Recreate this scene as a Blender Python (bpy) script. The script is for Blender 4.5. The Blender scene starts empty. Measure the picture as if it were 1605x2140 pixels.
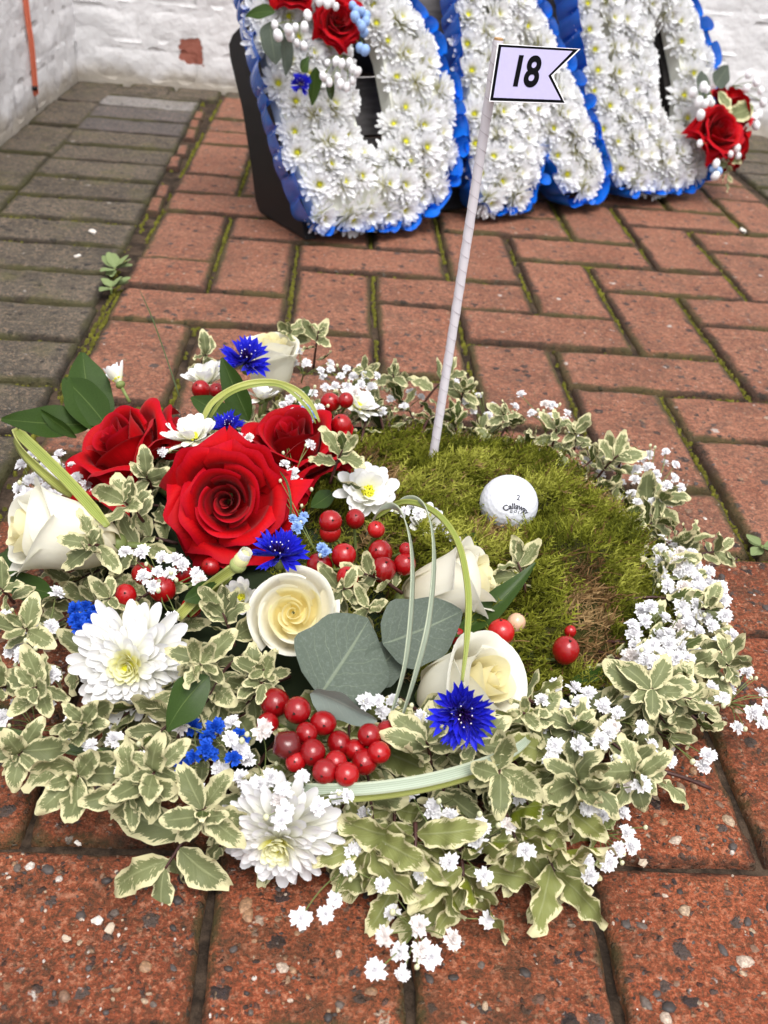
import bpy, bmesh, math, random
import numpy as np
from mathutils import Vector, Matrix, noise

R_ = math.radians
random.seed(7)
rng = np.random.default_rng(7)
scene = bpy.context.scene
COL = scene.collection

# ------------------------------------------------------------------ camera
F_PX = 2110.05
CAM = Vector((-.158053, -1.054656, .448023))
_th, _yaw, _roll = R_(32.83), R_(4.7056), R_(5.7251)
FW = Vector((math.sin(_yaw) * math.cos(_th), math.cos(_yaw) * math.cos(_th), -math.sin(_th)))
_r = Vector((math.cos(_yaw), -math.sin(_yaw), 0))
_u = _r.cross(FW)
CR = math.cos(_roll) * _r + math.sin(_roll) * _u
CU = -math.sin(_roll) * _r + math.cos(_roll) * _u
cam_data = bpy.data.cameras.new('camera')
cam = bpy.data.objects.new('camera', cam_data)
COL.objects.link(cam)
m = Matrix((CR, CU, -FW)).transposed().to_4x4()
m.translation = CAM
cam.matrix_world = m
cam_data.sensor_fit = 'AUTO'
cam_data.sensor_width = 36
cam_data.lens = 36 * F_PX / 2140
cam_data.clip_start = .01
cam_data.clip_end = 100
cam_data.dof.use_dof = True
cam_data.dof.focus_distance = .62
cam_data.dof.aperture_fstop = 14
scene.camera = cam

# ------------------------------------------------------------------ sky, sun, exposure
SUN_EL, SUN_AZ = 68, 165          # azimuth measured clockwise from +Y
world = bpy.data.worlds.new('World')
scene.world = world
world.use_nodes = True
wt = world.node_tree
wt.nodes.clear()
sky = wt.nodes.new('ShaderNodeTexSky')
sky.sky_type = 'NISHITA'
sky.sun_disc = False
sky.sun_elevation = R_(SUN_EL)
sky.sun_rotation = R_(SUN_AZ)
sky.dust_density = 4
hs = wt.nodes.new('ShaderNodeHueSaturation')
hs.inputs['Saturation'].default_value = .12      # cloud cover: grey light
bgn = wt.nodes.new('ShaderNodeBackground')
bgn.inputs['Strength'].default_value = .15
wo = wt.nodes.new('ShaderNodeOutputWorld')
wt.links.new(sky.outputs[0], hs.inputs['Color'])
wt.links.new(hs.outputs[0], bgn.inputs['Color'])
wt.links.new(bgn.outputs[0], wo.inputs['Surface'])
sun_d = bpy.data.lights.new('sun', 'SUN')
sun_d.energy = 1.15
sun_d.angle = R_(32)
sun_d.color = (1, .97, .92)
sun = bpy.data.objects.new('sun', sun_d)
COL.objects.link(sun)
_sd = Vector((math.sin(R_(SUN_AZ)) * math.cos(R_(SUN_EL)), math.cos(R_(SUN_AZ)) * math.cos(R_(SUN_EL)), math.sin(R_(SUN_EL))))
sun.rotation_euler = _sd.to_track_quat('Z', 'Y').to_euler()
sun.location = _sd * 5
vs = scene.view_settings
vs.view_transform = 'Standard'
vs.look = 'None'
vs.exposure = .85
vs.gamma = 1
scene.cycles.use_denoising = True
scene.cycles.max_bounces = 6
scene.cycles.diffuse_bounces = 4
scene.cycles.glossy_bounces = 2
scene.cycles.transmission_bounces = 4
scene.cycles.adaptive_threshold = .02
scene.cycles.caustics_reflective = False
scene.cycles.caustics_refractive = False
scene.cycles.transparent_max_bounces = 8


# ------------------------------------------------------------------ helpers
def at(x, y, z=0.0):
    """point of the photograph's pixel (1605 x 2140) at height z above the paving"""
    d = FW + CR * ((x - 802.5) / F_PX) + CU * ((1070 - y) / F_PX)
    return CAM + d * ((z - CAM.z) / d.z)


def mpp(p):
    """metres per photograph pixel at a point"""
    return (p - CAM).dot(FW) / F_PX


def facing(r, u, c):
    return (CR * r + CU * u - FW * c).normalized()


def frame(x, zhint):
    x = Vector(x).normalized()
    z = Vector(zhint)
    z = z - x * z.dot(x)
    if z.length < 1e-5:
        z = x.orthogonal()
    z.normalize()
    return Matrix((x, z.cross(x), z)).transposed().to_4x4()


def mesh(name, V, Fc, smooth=True, uv=None, mats=None, midx=None, attrs=None):
    me = bpy.data.meshes.new(name)
    me.from_pydata([tuple(v) for v in V], [], [tuple(f) for f in Fc])
    if smooth:
        me.polygons.foreach_set('use_smooth', [True] * len(me.polygons))
    if uv is not None:
        l = me.uv_layers.new(name='UVMap')
        vi = np.zeros(len(me.loops), dtype=np.int32)
        me.loops.foreach_get('vertex_index', vi)
        l.data.foreach_set('uv', np.asarray(uv, dtype=np.float32)[vi].ravel())
    if attrs:
        for k, a in attrs.items():
            at_ = me.attributes.new(k, 'FLOAT', 'POINT')
            at_.data.foreach_set('value', np.asarray(a, dtype=np.float32))
    for mt in (mats or []):
        me.materials.append(mt)
    if midx is not None:
        me.polygons.foreach_set('material_index', midx)
    me.update()
    return me


def obj(name, me, parent=None, mat=None, M=None):
    o = bpy.data.objects.new(name, me)
    COL.objects.link(o)
    if mat is not None and me is not None and not me.materials:
        me.materials.append(mat)
    if parent is not None:
        o.parent = parent
    if M is not None:
        o.matrix_basis = M
    return o


def tag(o, label=None, cat=None, group=None, kind=None):
    if label: o['label'] = label
    if cat: o['category'] = cat
    if group: o['group'] = group
    if kind: o['kind'] = kind
    return o


def thing(name, label, cat, M=None, group=None):
    o = bpy.data.objects.new(name, None)
    o.empty_display_size = .01
    COL.objects.link(o)
    if M is not None:
        o.matrix_basis = M
    return tag(o, label, cat, group)


def grid(nu, nv, f):
    """surface f(a,b), a,b in 0..1 -> verts, faces, uv"""
    V, UV = [], []
    for j in range(nv + 1):
        for i in range(nu + 1):
            a, b = i / nu, j / nv
            V.append(f(a, b)); UV.append((a, b))
    Fc = [(j * (nu + 1) + i, j * (nu + 1) + i + 1, (j + 1) * (nu + 1) + i + 1, (j + 1) * (nu + 1) + i)
          for j in range(nv) for i in range(nu)]
    return V, Fc, UV


def merge(parts):
    V, Fc, UV = [], [], []
    for p in parts:
        o = len(V)
        V += [tuple(v) for v in p[0]]
        Fc += [tuple(i + o for i in f) for f in p[1]]
        if len(p) > 2 and p[2] is not None: UV += list(p[2])
        else: UV += [(0, 0)] * len(p[0])
    return V, Fc, UV


def smooth01(x):
    x = min(1, max(0, x))
    return x * x * (3 - 2 * x)


def spline(pts, n):
    """Catmull-Rom through points, n samples per span"""
    P = [Vector(p) for p in pts]
    P = [P[0] * 2 - P[1]] + P + [P[-1] * 2 - P[-2]]
    out = []
    for k in range(1, len(P) - 2):
        for i in range(n):
            t = i / n
            a, b, c, d = P[k - 1], P[k], P[k + 1], P[k + 2]
            out.append(.5 * ((2 * b) + (c - a) * t + (2 * a - 5 * b + 4 * c - d) * t * t + (3 * b - a - 3 * c + d) * t ** 3))
    out.append(P[-2].copy())
    return out


def tube(path, rad, seg=6, cap=True):
    """tube along path; rad a number or list"""
    n = len(path)
    V, Fc = [], []
    up = Vector((.13, .31, .94))
    for i, p in enumerate(path):
        t = (path[min(i + 1, n - 1)] - path[max(i - 1, 0)]).normalized()
        a = t.cross(up).normalized(); b = a.cross(t)
        r = rad[i] if isinstance(rad, (list, tuple)) else rad
        for k in range(seg):
            c = 2 * math.pi * k / seg
            V.append(p + a * (math.cos(c) * r) + b * (math.sin(c) * r))
    for i in range(n - 1):
        for k in range(seg):
            Fc.append((i * seg + k, i * seg + (k + 1) % seg, (i + 1) * seg + (k + 1) % seg, (i + 1) * seg + k))
    if cap:
        Fc.append(tuple(range(seg))[::-1]); Fc.append(tuple(range((n - 1) * seg, n * seg)))
    return V, Fc


def strip(path, width, normal, thick=.0006, cup=0.0):
    """flat blade along path, a closed thin section; width number or list"""
    n = len(path); V, Fc, UV = [], [], []
    for i, p in enumerate(path):
        t = (path[min(i + 1, n - 1)] - path[max(i - 1, 0)]).normalized()
        nn = Vector(normal[i] if isinstance(normal, list) else normal)
        s = t.cross(nn).normalized(); nn = s.cross(t)
        w = width[i] if isinstance(width, (list, tuple)) else width
        for k in range(5):
            x = k / 4 * 2 - 1
            V.append(p + s * (x * w / 2) + nn * (cup * w * x * x)); UV.append((i / (n - 1), k / 4))
        for k in range(5):
            x = 1 - k / 4 * 2
            V.append(p + s * (x * w / 2 * .98) + nn * (cup * w * x * x - thick)); UV.append((i / (n - 1), 1 - k / 4))
    for i in range(n - 1):
        for k in range(10):
            a, b = i * 10 + k, i * 10 + (k + 1) % 10
            Fc.append((a, b, b + 10, a + 10))
    Fc.append(tuple(range(10))[::-1]); Fc.append(tuple(range((n - 1) * 10, n * 10)))
    return V, Fc, UV


def sphere(c, r, nu=12, nv=8, sc=(1, 1, 1)):
    V, Fc = [], []
    for j in range(nv + 1):
        t = math.pi * j / nv
        for i in range(nu):
            a = 2 * math.pi * i / nu
            V.append((c[0] + r * sc[0] * math.sin(t) * math.cos(a), c[1] + r * sc[1] * math.sin(t) * math.sin(a), c[2] + r * sc[2] * math.cos(t)))
    for j in range(nv):
        for i in range(nu):
            Fc.append((j * nu + i, (j + 1) * nu + i, (j + 1) * nu + (i + 1) % nu, j * nu + (i + 1) % nu))
    return V, Fc


# ------------------------------------------------------------------ materials
class NT:
    def __init__(s, name):
        s.mat = bpy.data.materials.new(name); s.mat.use_nodes = True
        s.t = s.mat.node_tree; s.t.nodes.clear()
        s.out = s.n('ShaderNodeOutputMaterial')

    def n(s, typ, inp=None, **kw):
        nd = s.t.nodes.new(typ)
        for k, v in kw.items(): setattr(nd, k, v)
        for k, v in (inp or {}).items(): s.set(nd.inputs[k], v)
        return nd

    def set(s, sock, v):
        if isinstance(v, bpy.types.NodeSocket): s.t.links.new(v, sock)
        elif isinstance(v, bpy.types.Node): s.t.links.new(v.outputs[0], sock)
        else:
            if isinstance(v, (tuple, list)) and len(v) == 3 and sock.type == 'RGBA': v = (*v, 1)
            sock.default_value = v

    def math(s, op, a, b=None, c=None, clamp=False):
        nd = s.t.nodes.new('ShaderNodeMath'); nd.operation = op; nd.use_clamp = clamp
        s.set(nd.inputs[0], a)
        if b is not None: s.set(nd.inputs[1], b)
        if c is not None: s.set(nd.inputs[2], c)
        return nd.outputs[0]

    def mix(s, f, a, b, bt='MIX'):
        nd = s.t.nodes.new('ShaderNodeMix'); nd.data_type = 'RGBA'; nd.blend_type = bt
        s.set(nd.inputs[0], f); s.set(nd.inputs[6], a); s.set(nd.inputs[7], b)
        return nd.outputs[2]

    def ramp(s, f, stops, interp='LINEAR'):
        nd = s.t.nodes.new('ShaderNodeValToRGB'); nd.color_ramp.interpolation = interp
        el = nd.color_ramp.elements
        while len(el) < len(stops): el.new(.5)
        for e, (p, c) in zip(el, stops):
            e.position = p; e.color = (*c, 1) if len(c) == 3 else c
        s.set(nd.inputs[0], f)
        return nd.outputs[0]

    def step(s, x, lo, hi):
        nd = s.t.nodes.new('ShaderNodeMapRange'); nd.interpolation_type = 'SMOOTHSTEP'
        s.set(nd.inputs[0], x); nd.inputs[1].default_value = lo; nd.inputs[2].default_value = hi
        return nd.outputs[0]

    def pos(s): return s.n('ShaderNodeNewGeometry').outputs['Position']

    def noise(s, vec, scale, detail=3, rough=.5):
        nd = s.n('ShaderNodeTexNoise', {'Scale': scale, 'Detail': detail, 'Roughness': rough})
        if vec is not None: s.set(nd.inputs['Vector'], vec)
        return nd.outputs[0]

    def surf(s, col, rough=.6, spec=.3, trans=0.0, tcol=None, bump=None, bstr=.3, bdist=.001, **kw):
        p = s.n('ShaderNodeBsdfPrincipled')
        s.set(p.inputs['Base Color'], col); s.set(p.inputs['Roughness'], rough)
        p.inputs['Specular IOR Level'].default_value = spec
        for k, v in kw.items(): s.set(p.inputs[k.replace('_', ' ')], v)
        nrm = None
        if bump is not None:
            b = s.n('ShaderNodeBump', {'Strength': bstr, 'Distance': bdist}); s.set(b.inputs['Height'], bump)
            nrm = b.outputs[0]; s.set(p.inputs['Normal'], nrm)
        sh = p.outputs[0]
        if trans:
            tr = s.n('ShaderNodeBsdfTranslucent'); s.set(tr.inputs[0], tcol if tcol is not None else col)
            mx = s.n('ShaderNodeMixShader', {0: trans}); s.set(mx.inputs[1], sh); s.set(mx.inputs[2], tr.outputs[0])
            sh = mx.outputs[0]
        s.t.links.new(sh, s.out.inputs[0])
        return s.mat


def plain(name, col, rough=.6, spec=.3, **kw):
    t = NT(name); return t.surf(col, rough, spec, **kw)


def paver_mat(name, base_a, base_b, dirt, peb, coverage, moss=.0, stain=.75, grime=(.25, .95)):
    t = NT(name); P = t.pos()
    oi = t.n('ShaderNodeObjectInfo').outputs['Random']
    big = t.noise(P, 11, 5, .6)
    col = t.mix(t.step(big, .33, .67), base_a, base_b)
    col = t.mix(t.math('MULTIPLY', oi, .45), col, t.mix(.5, base_a, dirt))
    # sand grains of two sizes
    fine = t.noise(P, 1300, 2, .7)
    grit = t.noise(P, 420, 4, .75)
    col = t.mix(t.step(grit, .56, .36), col, t.mix(.85, col, dirt))
    col = t.mix(t.math('MULTIPLY', t.step(grit, .54, .66), .75), col, t.mix(.6, base_b, (.60, .34, .20)))
    col = t.mix(t.math('MULTIPLY', t.step(fine, .48, .30), .6), col, dirt)
    mot = t.noise(P, 150, 4, .75)
    col = t.mix(t.math('MULTIPLY', t.step(mot, .50, .36), .55), col, dirt)
    col = t.mix(t.math('MULTIPLY', t.step(mot, .53, .66), .5), col, t.mix(.5, base_b, (.62, .40, .27)))
    h = t.math('MULTIPLY_ADD', grit, 1.6, t.math('MULTIPLY_ADD', fine, .6, t.math('MULTIPLY', mot, 1.5)))
    # exposed pebbles, three sizes, gathered unevenly
    wv = t.n('ShaderNodeTexNoise', {'Vector': P, 'Scale': 260.0, 'Detail': 2.0}).outputs[1]
    warp = t.n('ShaderNodeVectorMath', {0: P, 1: t.n('ShaderNodeVectorMath', {0: wv, 1: (.007, .007, .007)}, operation='MULTIPLY').outputs[0]}, operation='ADD').outputs[0]
    crowd = t.step(t.noise(P, 38, 3, .6), .30, .72)
    for k, (sc, cov, soft) in enumerate(((80., coverage * .9, .95), (150., coverage * 1.1, .85), (270., coverage * 1.2, .65))):
        off = t.n('ShaderNodeVectorMath', {0: warp, 1: (.37 * k, .71 * k, 0)}, operation='ADD').outputs[0]
        v = t.n('ShaderNodeTexVoronoi', {'Scale': sc, 'Vector': off, 'Randomness': 1.0})
        sp = t.n('ShaderNodeSeparateColor', {0: v.outputs['Color']})
        on = t.math('LESS_THAN', sp.outputs[0], t.math('MULTIPLY_ADD', crowd, cov * 1.2, cov * .35))
        size = t.math('MULTIPLY_ADD', sp.outputs[1], .28, .15)
        inside = t.step(t.math('SUBTRACT', size, v.outputs['Distance']), -.02, .06)
        mask = t.math('MULTIPLY', on, inside)
        pc = t.ramp(sp.outputs[2], peb, 'CONSTANT')
        pc = t.mix(t.step(t.noise(P, 500, 4, .7), .40, .68), pc, t.mix(.6, pc, dirt))
        col = t.mix(t.math('MULTIPLY', mask, soft), col, pc)
        h = t.math('ADD', h, t.math('MULTIPLY', t.math('MULTIPLY', on, t.math('SUBTRACT', size, v.outputs['Distance'], clamp=True)), 5.0))
    # dark algae and soot stains over everything
    st = t.noise(P, 30, 7, .72)
    st2 = t.noise(P, 7, 3, .6)
    sm = t.math('MULTIPLY', t.math('MULTIPLY', t.step(st, .44, .62), t.step(st2, .36, .60)), stain)
    col = t.mix(sm, col, t.mix(.25, dirt, col))
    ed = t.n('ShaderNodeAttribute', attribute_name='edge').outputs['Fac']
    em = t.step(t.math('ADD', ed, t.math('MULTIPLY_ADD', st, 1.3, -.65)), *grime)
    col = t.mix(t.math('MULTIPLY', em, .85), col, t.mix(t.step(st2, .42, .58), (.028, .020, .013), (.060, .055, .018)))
    if moss:
        mo = t.math('MULTIPLY', t.step(t.noise(P, 13, 5, .65), .50, .75), moss)
        col = t.mix(mo, col, (.12, .11, .035))
    rgh = t.math('MULTIPLY_ADD', grit, .3, .55)
    return t.surf(col, rgh, .25, bump=h, bstr=1.0, bdist=.0016)


PEB_RED = [(0, (.035, .03, .032)), (.30, (.085, .07, .065)), (.50, (.17, .10, .075)), (.66, (.32, .17, .10)), (.78, (.42, .27, .17)), (.88, (.50, .38, .29)), (.96, (.62, .55, .50))]
PEB_GREY = [(0, (.03, .027, .027)), (.35, (.085, .07, .055)), (.55, (.17, .13, .09)), (.78, (.26, .20, .14)), (.94, (.45, .40, .35))]
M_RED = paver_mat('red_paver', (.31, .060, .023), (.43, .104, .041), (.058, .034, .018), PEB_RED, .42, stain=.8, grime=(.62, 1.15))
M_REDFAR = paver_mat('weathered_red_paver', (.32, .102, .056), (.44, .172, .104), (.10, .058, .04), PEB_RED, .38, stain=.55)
M_GREY = paver_mat('grey_paver', (.115, .097, .073), (.185, .152, .115), (.035, .03, .024), PEB_GREY, .42, moss=.6)
M_SLATE = paver_mat('slate_paver', (.10, .092, .095), (.14, .125, .12), (.06, .052, .05), PEB_GREY, .1, moss=.1)


def mk_bed():
    t = NT('joint_sand'); P = t.pos()
    n1 = t.noise(P, 60, 5, .7)
    col = t.mix(t.step(n1, .35, .7), (.022, .016, .012), (.085, .058, .04))
    return t.surf(col, .95, .1, bump=t.noise(P, 500, 3, .7), bstr=.6, bdist=.002)


def mk_moss(name, a, b, c):
    t = NT(name)
    r = t.n('ShaderNodeAttribute', attribute_name='rnd').outputs['Fac']
    u = t.n('ShaderNodeUVMap').outputs[0]
    col = t.ramp(r, [(0, a), (.5, b), (1, c)])
    return t.surf(col, .8, .15, trans=.3)


M_BED = mk_bed()
M_JMOSS = NT('joint_moss'); _p = M_JMOSS.pos()
M_JMOSS = M_JMOSS.surf(M_JMOSS.ramp(M_JMOSS.noise(_p, 90, 4, .6), [(.3, (.06, .05, .018)), (.5, (.13, .125, .02)), (.7, (.22, .21, .03))]), .95, .1, bump=M_JMOSS.noise(_p, 900, 3, .6), bstr=1, bdist=.002)


def mk_wallpaint():
    t = NT('thick_white_paint'); P = t.pos()
    z = t.n('ShaderNodeSeparateXYZ', {0: P}).outputs[2]
    nz = t.noise(P, 14, 6, .65)
    nf = t.noise(P, 60, 4, .6)
    col = t.mix(t.step(nz, .4, .7), (.71, .695, .70), (.77, .76, .765))
    grime = t.math('MULTIPLY', t.step(t.math('ADD', z, t.math('MULTIPLY', nz, -.075)), .012, -.032), 1)
    col = t.mix(t.math('MULTIPLY', grime, .75), col, (.33, .27, .19))
    flake = t.step(t.math('ADD', t.noise(P, 34, 5, .7), t.math('MULTIPLY', z, -.9)), .60, .68)
    col = t.mix(t.math('MULTIPLY', flake, .45), col, (.42, .34, .27))
    # the place where the paint has come off one brick
    d = t.n('ShaderNodeVectorMath', {0: P, 1: (-.469, 1.25, .074)}, operation='SUBTRACT').outputs[0]
    xy = t.n('ShaderNodeSeparateXYZ', {0: d})
    ed = t.math('MAXIMUM', t.math('DIVIDE', t.math('ABSOLUTE', xy.outputs[0]), .026), t.math('DIVIDE', t.math('ABSOLUTE', xy.outputs[2]), .025))
    ed = t.math('ADD', ed, t.math('MULTIPLY_ADD', nf, 1.1, -.55))
    back = t.step(t.math('ABSOLUTE', xy.outputs[1]), .05, .03)
    chip = t.math('MULTIPLY', t.step(ed, 1.02, .92), back)
    col = t.mix(chip, col, t.mix(nf, (.24, .075, .05), (.34, .12, .085)))
    h = t.math('ADD', t.math('MULTIPLY', t.noise(P, 30, 5, .55), 1.0), t.math('MULTIPLY', chip, -.25))
    return t.surf(col, .55, .35, bump=h, bstr=.7, bdist=.008)


M_WALL = mk_wallpaint()


def petal_mat(name, inner, outer, tip=None, rough=.55, trans=.22, sheen=0., spec=.25, vein=.15, span=(.05, .85)):
    """colour runs from the claw (u=0 of V) to the rim along the petal's own length"""
    t = NT(name)
    uv = t.n('ShaderNodeSeparateXYZ', {0: t.n('ShaderNodeUVMap').outputs[0]})
    col = t.mix(t.step(uv.outputs[1], *span), inner, outer)
    if tip: col = t.mix(t.step(uv.outputs[1], .88, 1.0), col, tip)
    v = t.n('ShaderNodeTexNoise', {'Scale': 1.0, 'Detail': 3})
    vec = t.n('ShaderNodeCombineXYZ', {0: t.math('MULTIPLY', uv.outputs[0], 26), 1: t.math('MULTIPLY', uv.outputs[1], 2.2)})
    t.set(v.inputs['Vector'], vec)
    oi = t.n('ShaderNodeObjectInfo').outputs['Random']
    col = t.mix(t.math('MULTIPLY', oi, .30 if outer[1] < .1 else .05), col, t.mix(1, col, inner, 'MULTIPLY'))
    col = t.mix(t.math('MULTIPLY', t.step(v.outputs[0], .45, .75), vein), col, t.mix(.5, col, inner, 'MULTIPLY'))
    return t.surf(col, rough, spec, trans=trans, bump=v.outputs[0], bstr=.22, bdist=.0008, Sheen_Weight=sheen, Sheen_Roughness=.4)


M_ROSE = petal_mat('red_rose_petal', (.36, .0, .003), (.48, .0005, .004), (.42, .001, .012), .62, .08, .06, spec=.12, vein=.55)
M_ROSEIN = petal_mat('red_rose_heart', (.26, .0, .002), (.38, .0005, .004), (.46, .004, .018), .55, .08, .04, spec=.18, vein=.25)
M_WROSE = petal_mat('ivory_rose_petal', (.88, .82, .60), (.90, .88, .79), None, .5, .35, .0)
M_WROSEIN = petal_mat('cream_rose_heart', (.92, .80, .36), (.92, .86, .58), None, .5, .45, .0)
M_CHRYS = petal_mat('white_chrysanthemum_petal', (.80, .79, .62), (.85, .84, .86), None, .5, .2, .05, vein=.06)
M_CHRYSIN = petal_mat('yellowish_inner_petal', (.78, .73, .10), (.88, .87, .62), None, .5, .2, .05, vein=.06)
M_CHRYSEYE = plain('green_yellow_eye', (.60, .58, .035), .6)
M_CORN = petal_mat('cornflower_blue', (.03, .008, .30), (.012, .016, .62), (.03, .03, .6), .5, .2, .1, vein=.5)
M_CORNIN = petal_mat('cornflower_violet', (.02, .003, .10), (.10, .02, .38), None, .5, .2, vein=.4)
M_DOT = plain('white_pollen', (.8, .75, .8), .7)
M_GYP = plain('white_gypsophila', (.87, .86, .88), .6, .2, trans=.18)
M_GYPPINK = plain('blush_gypsophila', (.85, .80, .78), .6, .2, trans=.2)
M_GYPBLUE = plain('dyed_blue_gypsophila', (.012, .085, .55), .55, .2, trans=.15)
M_GYPPALE = plain('pale_blue_gypsophila', (.32, .48, .80), .55, .2, trans=.2)
M_BUD = plain('gypsophila_bud', (.62, .62, .40), .6, .2)
M_STEM = plain('green_stem', (.16, .20, .06), .5, .3)
M_BROWNSTEM = plain('brown_twig', (.06, .022, .018), .5, .35)


def mk_varieg(name, ga, gb, cream, thr):
    t = NT(name)
    uvn = t.n('ShaderNodeUVMap').outputs[0]
    uv = t.n('ShaderNodeSeparateXYZ', {0: uvn})
    oi = t.n('ShaderNodeObjectInfo').outputs['Random']
    s = t.math('ABSOLUTE', t.math('MULTIPLY_ADD', uv.outputs[1], 2, -1))
    u = uv.outputs[0]
    edge = t.math('MAXIMUM', s, t.math('MULTIPLY_ADD', t.step(u, .72, 1.0), .5, .5))
    vec = t.n('ShaderNodeCombineXYZ', {0: t.math('MULTIPLY', u, 7), 1: t.math('MULTIPLY', uv.outputs[1], 3.2), 2: t.math('MULTIPLY', oi, 40)})
    nz = t.noise(vec, 1.6, 4, .7)
    vec2 = t.n('ShaderNodeCombineXYZ', {0: t.math('ADD', t.math('MULTIPLY', u, 22), t.math('MULTIPLY', s, -6)), 1: t.math('MULTIPLY', uv.outputs[1], 2), 2: t.math('MULTIPLY', oi, 17)})
    teeth = t.noise(vec2, 1.5, 2, .5)
    m_ = t.math('ADD', t.math('MULTIPLY_ADD', oi, .16, edge), t.math('ADD', t.math('MULTIPLY_ADD', nz, .7, -.43), t.math('MULTIPLY_ADD', teeth, .75, -.37)))
    mask = t.step(m_, thr - .03, thr + .05)
    g = t.mix(oi, ga, gb)
    g = t.mix(t.math('MULTIPLY', t.step(nz, .48, .62), .35), g, t.mix(.5, g, (.15, .18, .05)))
    side = t.noise(t.n('ShaderNodeCombineXYZ', {0: t.math('ADD', t.math('MULTIPLY', u, 30), t.math('MULTIPLY', s, -11)), 2: oi}), 1, 1)
    g = t.mix(t.math('MULTIPLY', t.step(side, .55, .7), .12), g, (.28, .30, .14))
    rib = t.math('MULTIPLY', t.step(s, .10, .03), t.step(u, .98, .6))
    g = t.mix(t.math('MULTIPLY', rib, .45), g, (.34, .36, .18))
    col = t.mix(mask, g, cream)
    bk = t.n('ShaderNodeNewGeometry').outputs['Backfacing']
    col = t.mix(t.math('MULTIPLY', bk, .35), col, (.30, .31, .17))
    h = t.math('ADD', side, t.math('MULTIPLY', t.step(s, .0, .12), .8))
    return t.surf(col, .45, .13, trans=.12, bump=h, bstr=.3, bdist=.0008)


CREAM = (.74, .67, .40)
M_PITTO = mk_varieg('variegated_leaf', (.050, .070, .018), (.120, .144, .046), CREAM, .70)
M_PITTOY = mk_varieg('yellow_green_variegated_leaf', (.115, .14, .010), (.17, .185, .018), CREAM, .77)


def mk_leaf(name, a, b, rib, rough, spec, wax=0., veins=True):
    t = NT(name)
    uv = t.n('ShaderNodeSeparateXYZ', {0: t.n('ShaderNodeUVMap').outputs[0]})
    oi = t.n('ShaderNodeObjectInfo').outputs['Random']
    s = t.math('ABSOLUTE', t.math('MULTIPLY_ADD', uv.outputs[1], 2, -1))
    u = uv.outputs[0]
    col = t.mix(t.noise(t.n('ShaderNodeTexCoord').outputs['Object'], 60, 4, .6), a, b)
    lat = t.math('FRACT', t.math('ADD', t.math('MULTIPLY', u, 7.0), t.math('ADD', t.math('MULTIPLY', s, -2.6), t.math('MULTIPLY', t.noise(t.n('ShaderNodeTexCoord').outputs['UV'], 6, 2), .8))))
    vein = t.math('MULTIPLY', t.step(t.math('ABSOLUTE', t.math('SUBTRACT', lat, .5)), .06, .0), t.step(s, 1.0, .55))
    mid = t.step(s, .05, .015)
    vv = t.math('MAXIMUM', mid, t.math('MULTIPLY', vein, .55)) if veins else t.math('MULTIPLY', mid, .7)
    col = t.mix(t.math('MULTIPLY', vv, .55), col, rib)
    if wax: col = t.mix(t.math('MULTIPLY', t.step(t.noise(t.n('ShaderNodeTexCoord').outputs['Object'], 35, 5, .7), .45, .75), wax), col, (.34, .39, .36))
    return t.surf(col, rough, spec, trans=.12, bump=t.math('MULTIPLY', vv, -1), bstr=.25, bdist=.0008)


M_EUC = mk_leaf('eucalyptus_leaf', (.080, .102, .080), (.112, .135, .105), (.24, .28, .19), .6, .2, .2)
M_EUCBACK = mk_leaf('eucalyptus_underside', (.22, .28, .25), (.27, .33, .29), (.38, .42, .34), .6, .3, .15)
M_RUSC = mk_leaf('ruscus_leaf', (.018, .040, .006), (.040, .075, .013), (.13, .18, .05), .4, .2, 0, False)
M_WEED = mk_leaf('weed_leaf', (.15, .20, .075), (.22, .27, .12), (.36, .40, .24), .7, .15, .1, False)


def mk_grass(name, a, b, pale):
    t = NT(name)
    uv = t.n('ShaderNodeSeparateXYZ', {0: t.n('ShaderNodeUVMap').outputs[0]})
    w = t.math('FRACT', t.math('MULTIPLY', uv.outputs[1], 6.3))
    col = t.mix(t.step(t.math('ABSOLUTE', t.math('SUBTRACT', w, .5)), .12, .36), a, b)
    edge = t.step(t.math('ABSOLUTE', t.math('MULTIPLY_ADD', uv.outputs[1], 2, -1)), .55, .9)
    col = t.mix(t.math('MULTIPLY', edge, .6), col, pale)
    return t.surf(col, .45, .35, trans=.15, bump=w, bstr=.25, bdist=.0005)


M_GRASS = mk_grass('striped_grass', (.30, .36, .26), (.42, .48, .38), (.50, .53, .38))
M_GRASSG = mk_grass('green_grass', (.20, .25, .045), (.30, .34, .08), (.42, .43, .12))
M_GRASSY = mk_grass('yellow_green_grass', (.34, .37, .07), (.42, .44, .13), (.50, .50, .2))
M_GRASSD = mk_grass('dark_grass', (.04, .07, .02), (.07, .10, .03), (.1, .13, .05))


def mk_berry(name, top, base, k):
    t = NT(name)
    z = t.n('ShaderNodeSeparateXYZ', {0: t.n('ShaderNodeTexCoord').outputs['Generated']}).outputs[2]
    nz = t.noise(t.n('ShaderNodeTexCoord').outputs['Object'], 9, 3)
    oi = t.n('ShaderNodeObjectInfo').outputs['Random']
    col = t.mix(t.step(t.math('ADD', z, t.math('MULTIPLY_ADD', nz, .3, -.15)), k, k - .35), top, base)
    col = t.mix(t.math('MULTIPLY', oi, .7), col, (.15, .002, .004))
    return t.surf(col, .22, .5, Coat_Weight=.15, Coat_Roughness=.1, bump=nz, bstr=.1, bdist=.001)


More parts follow.
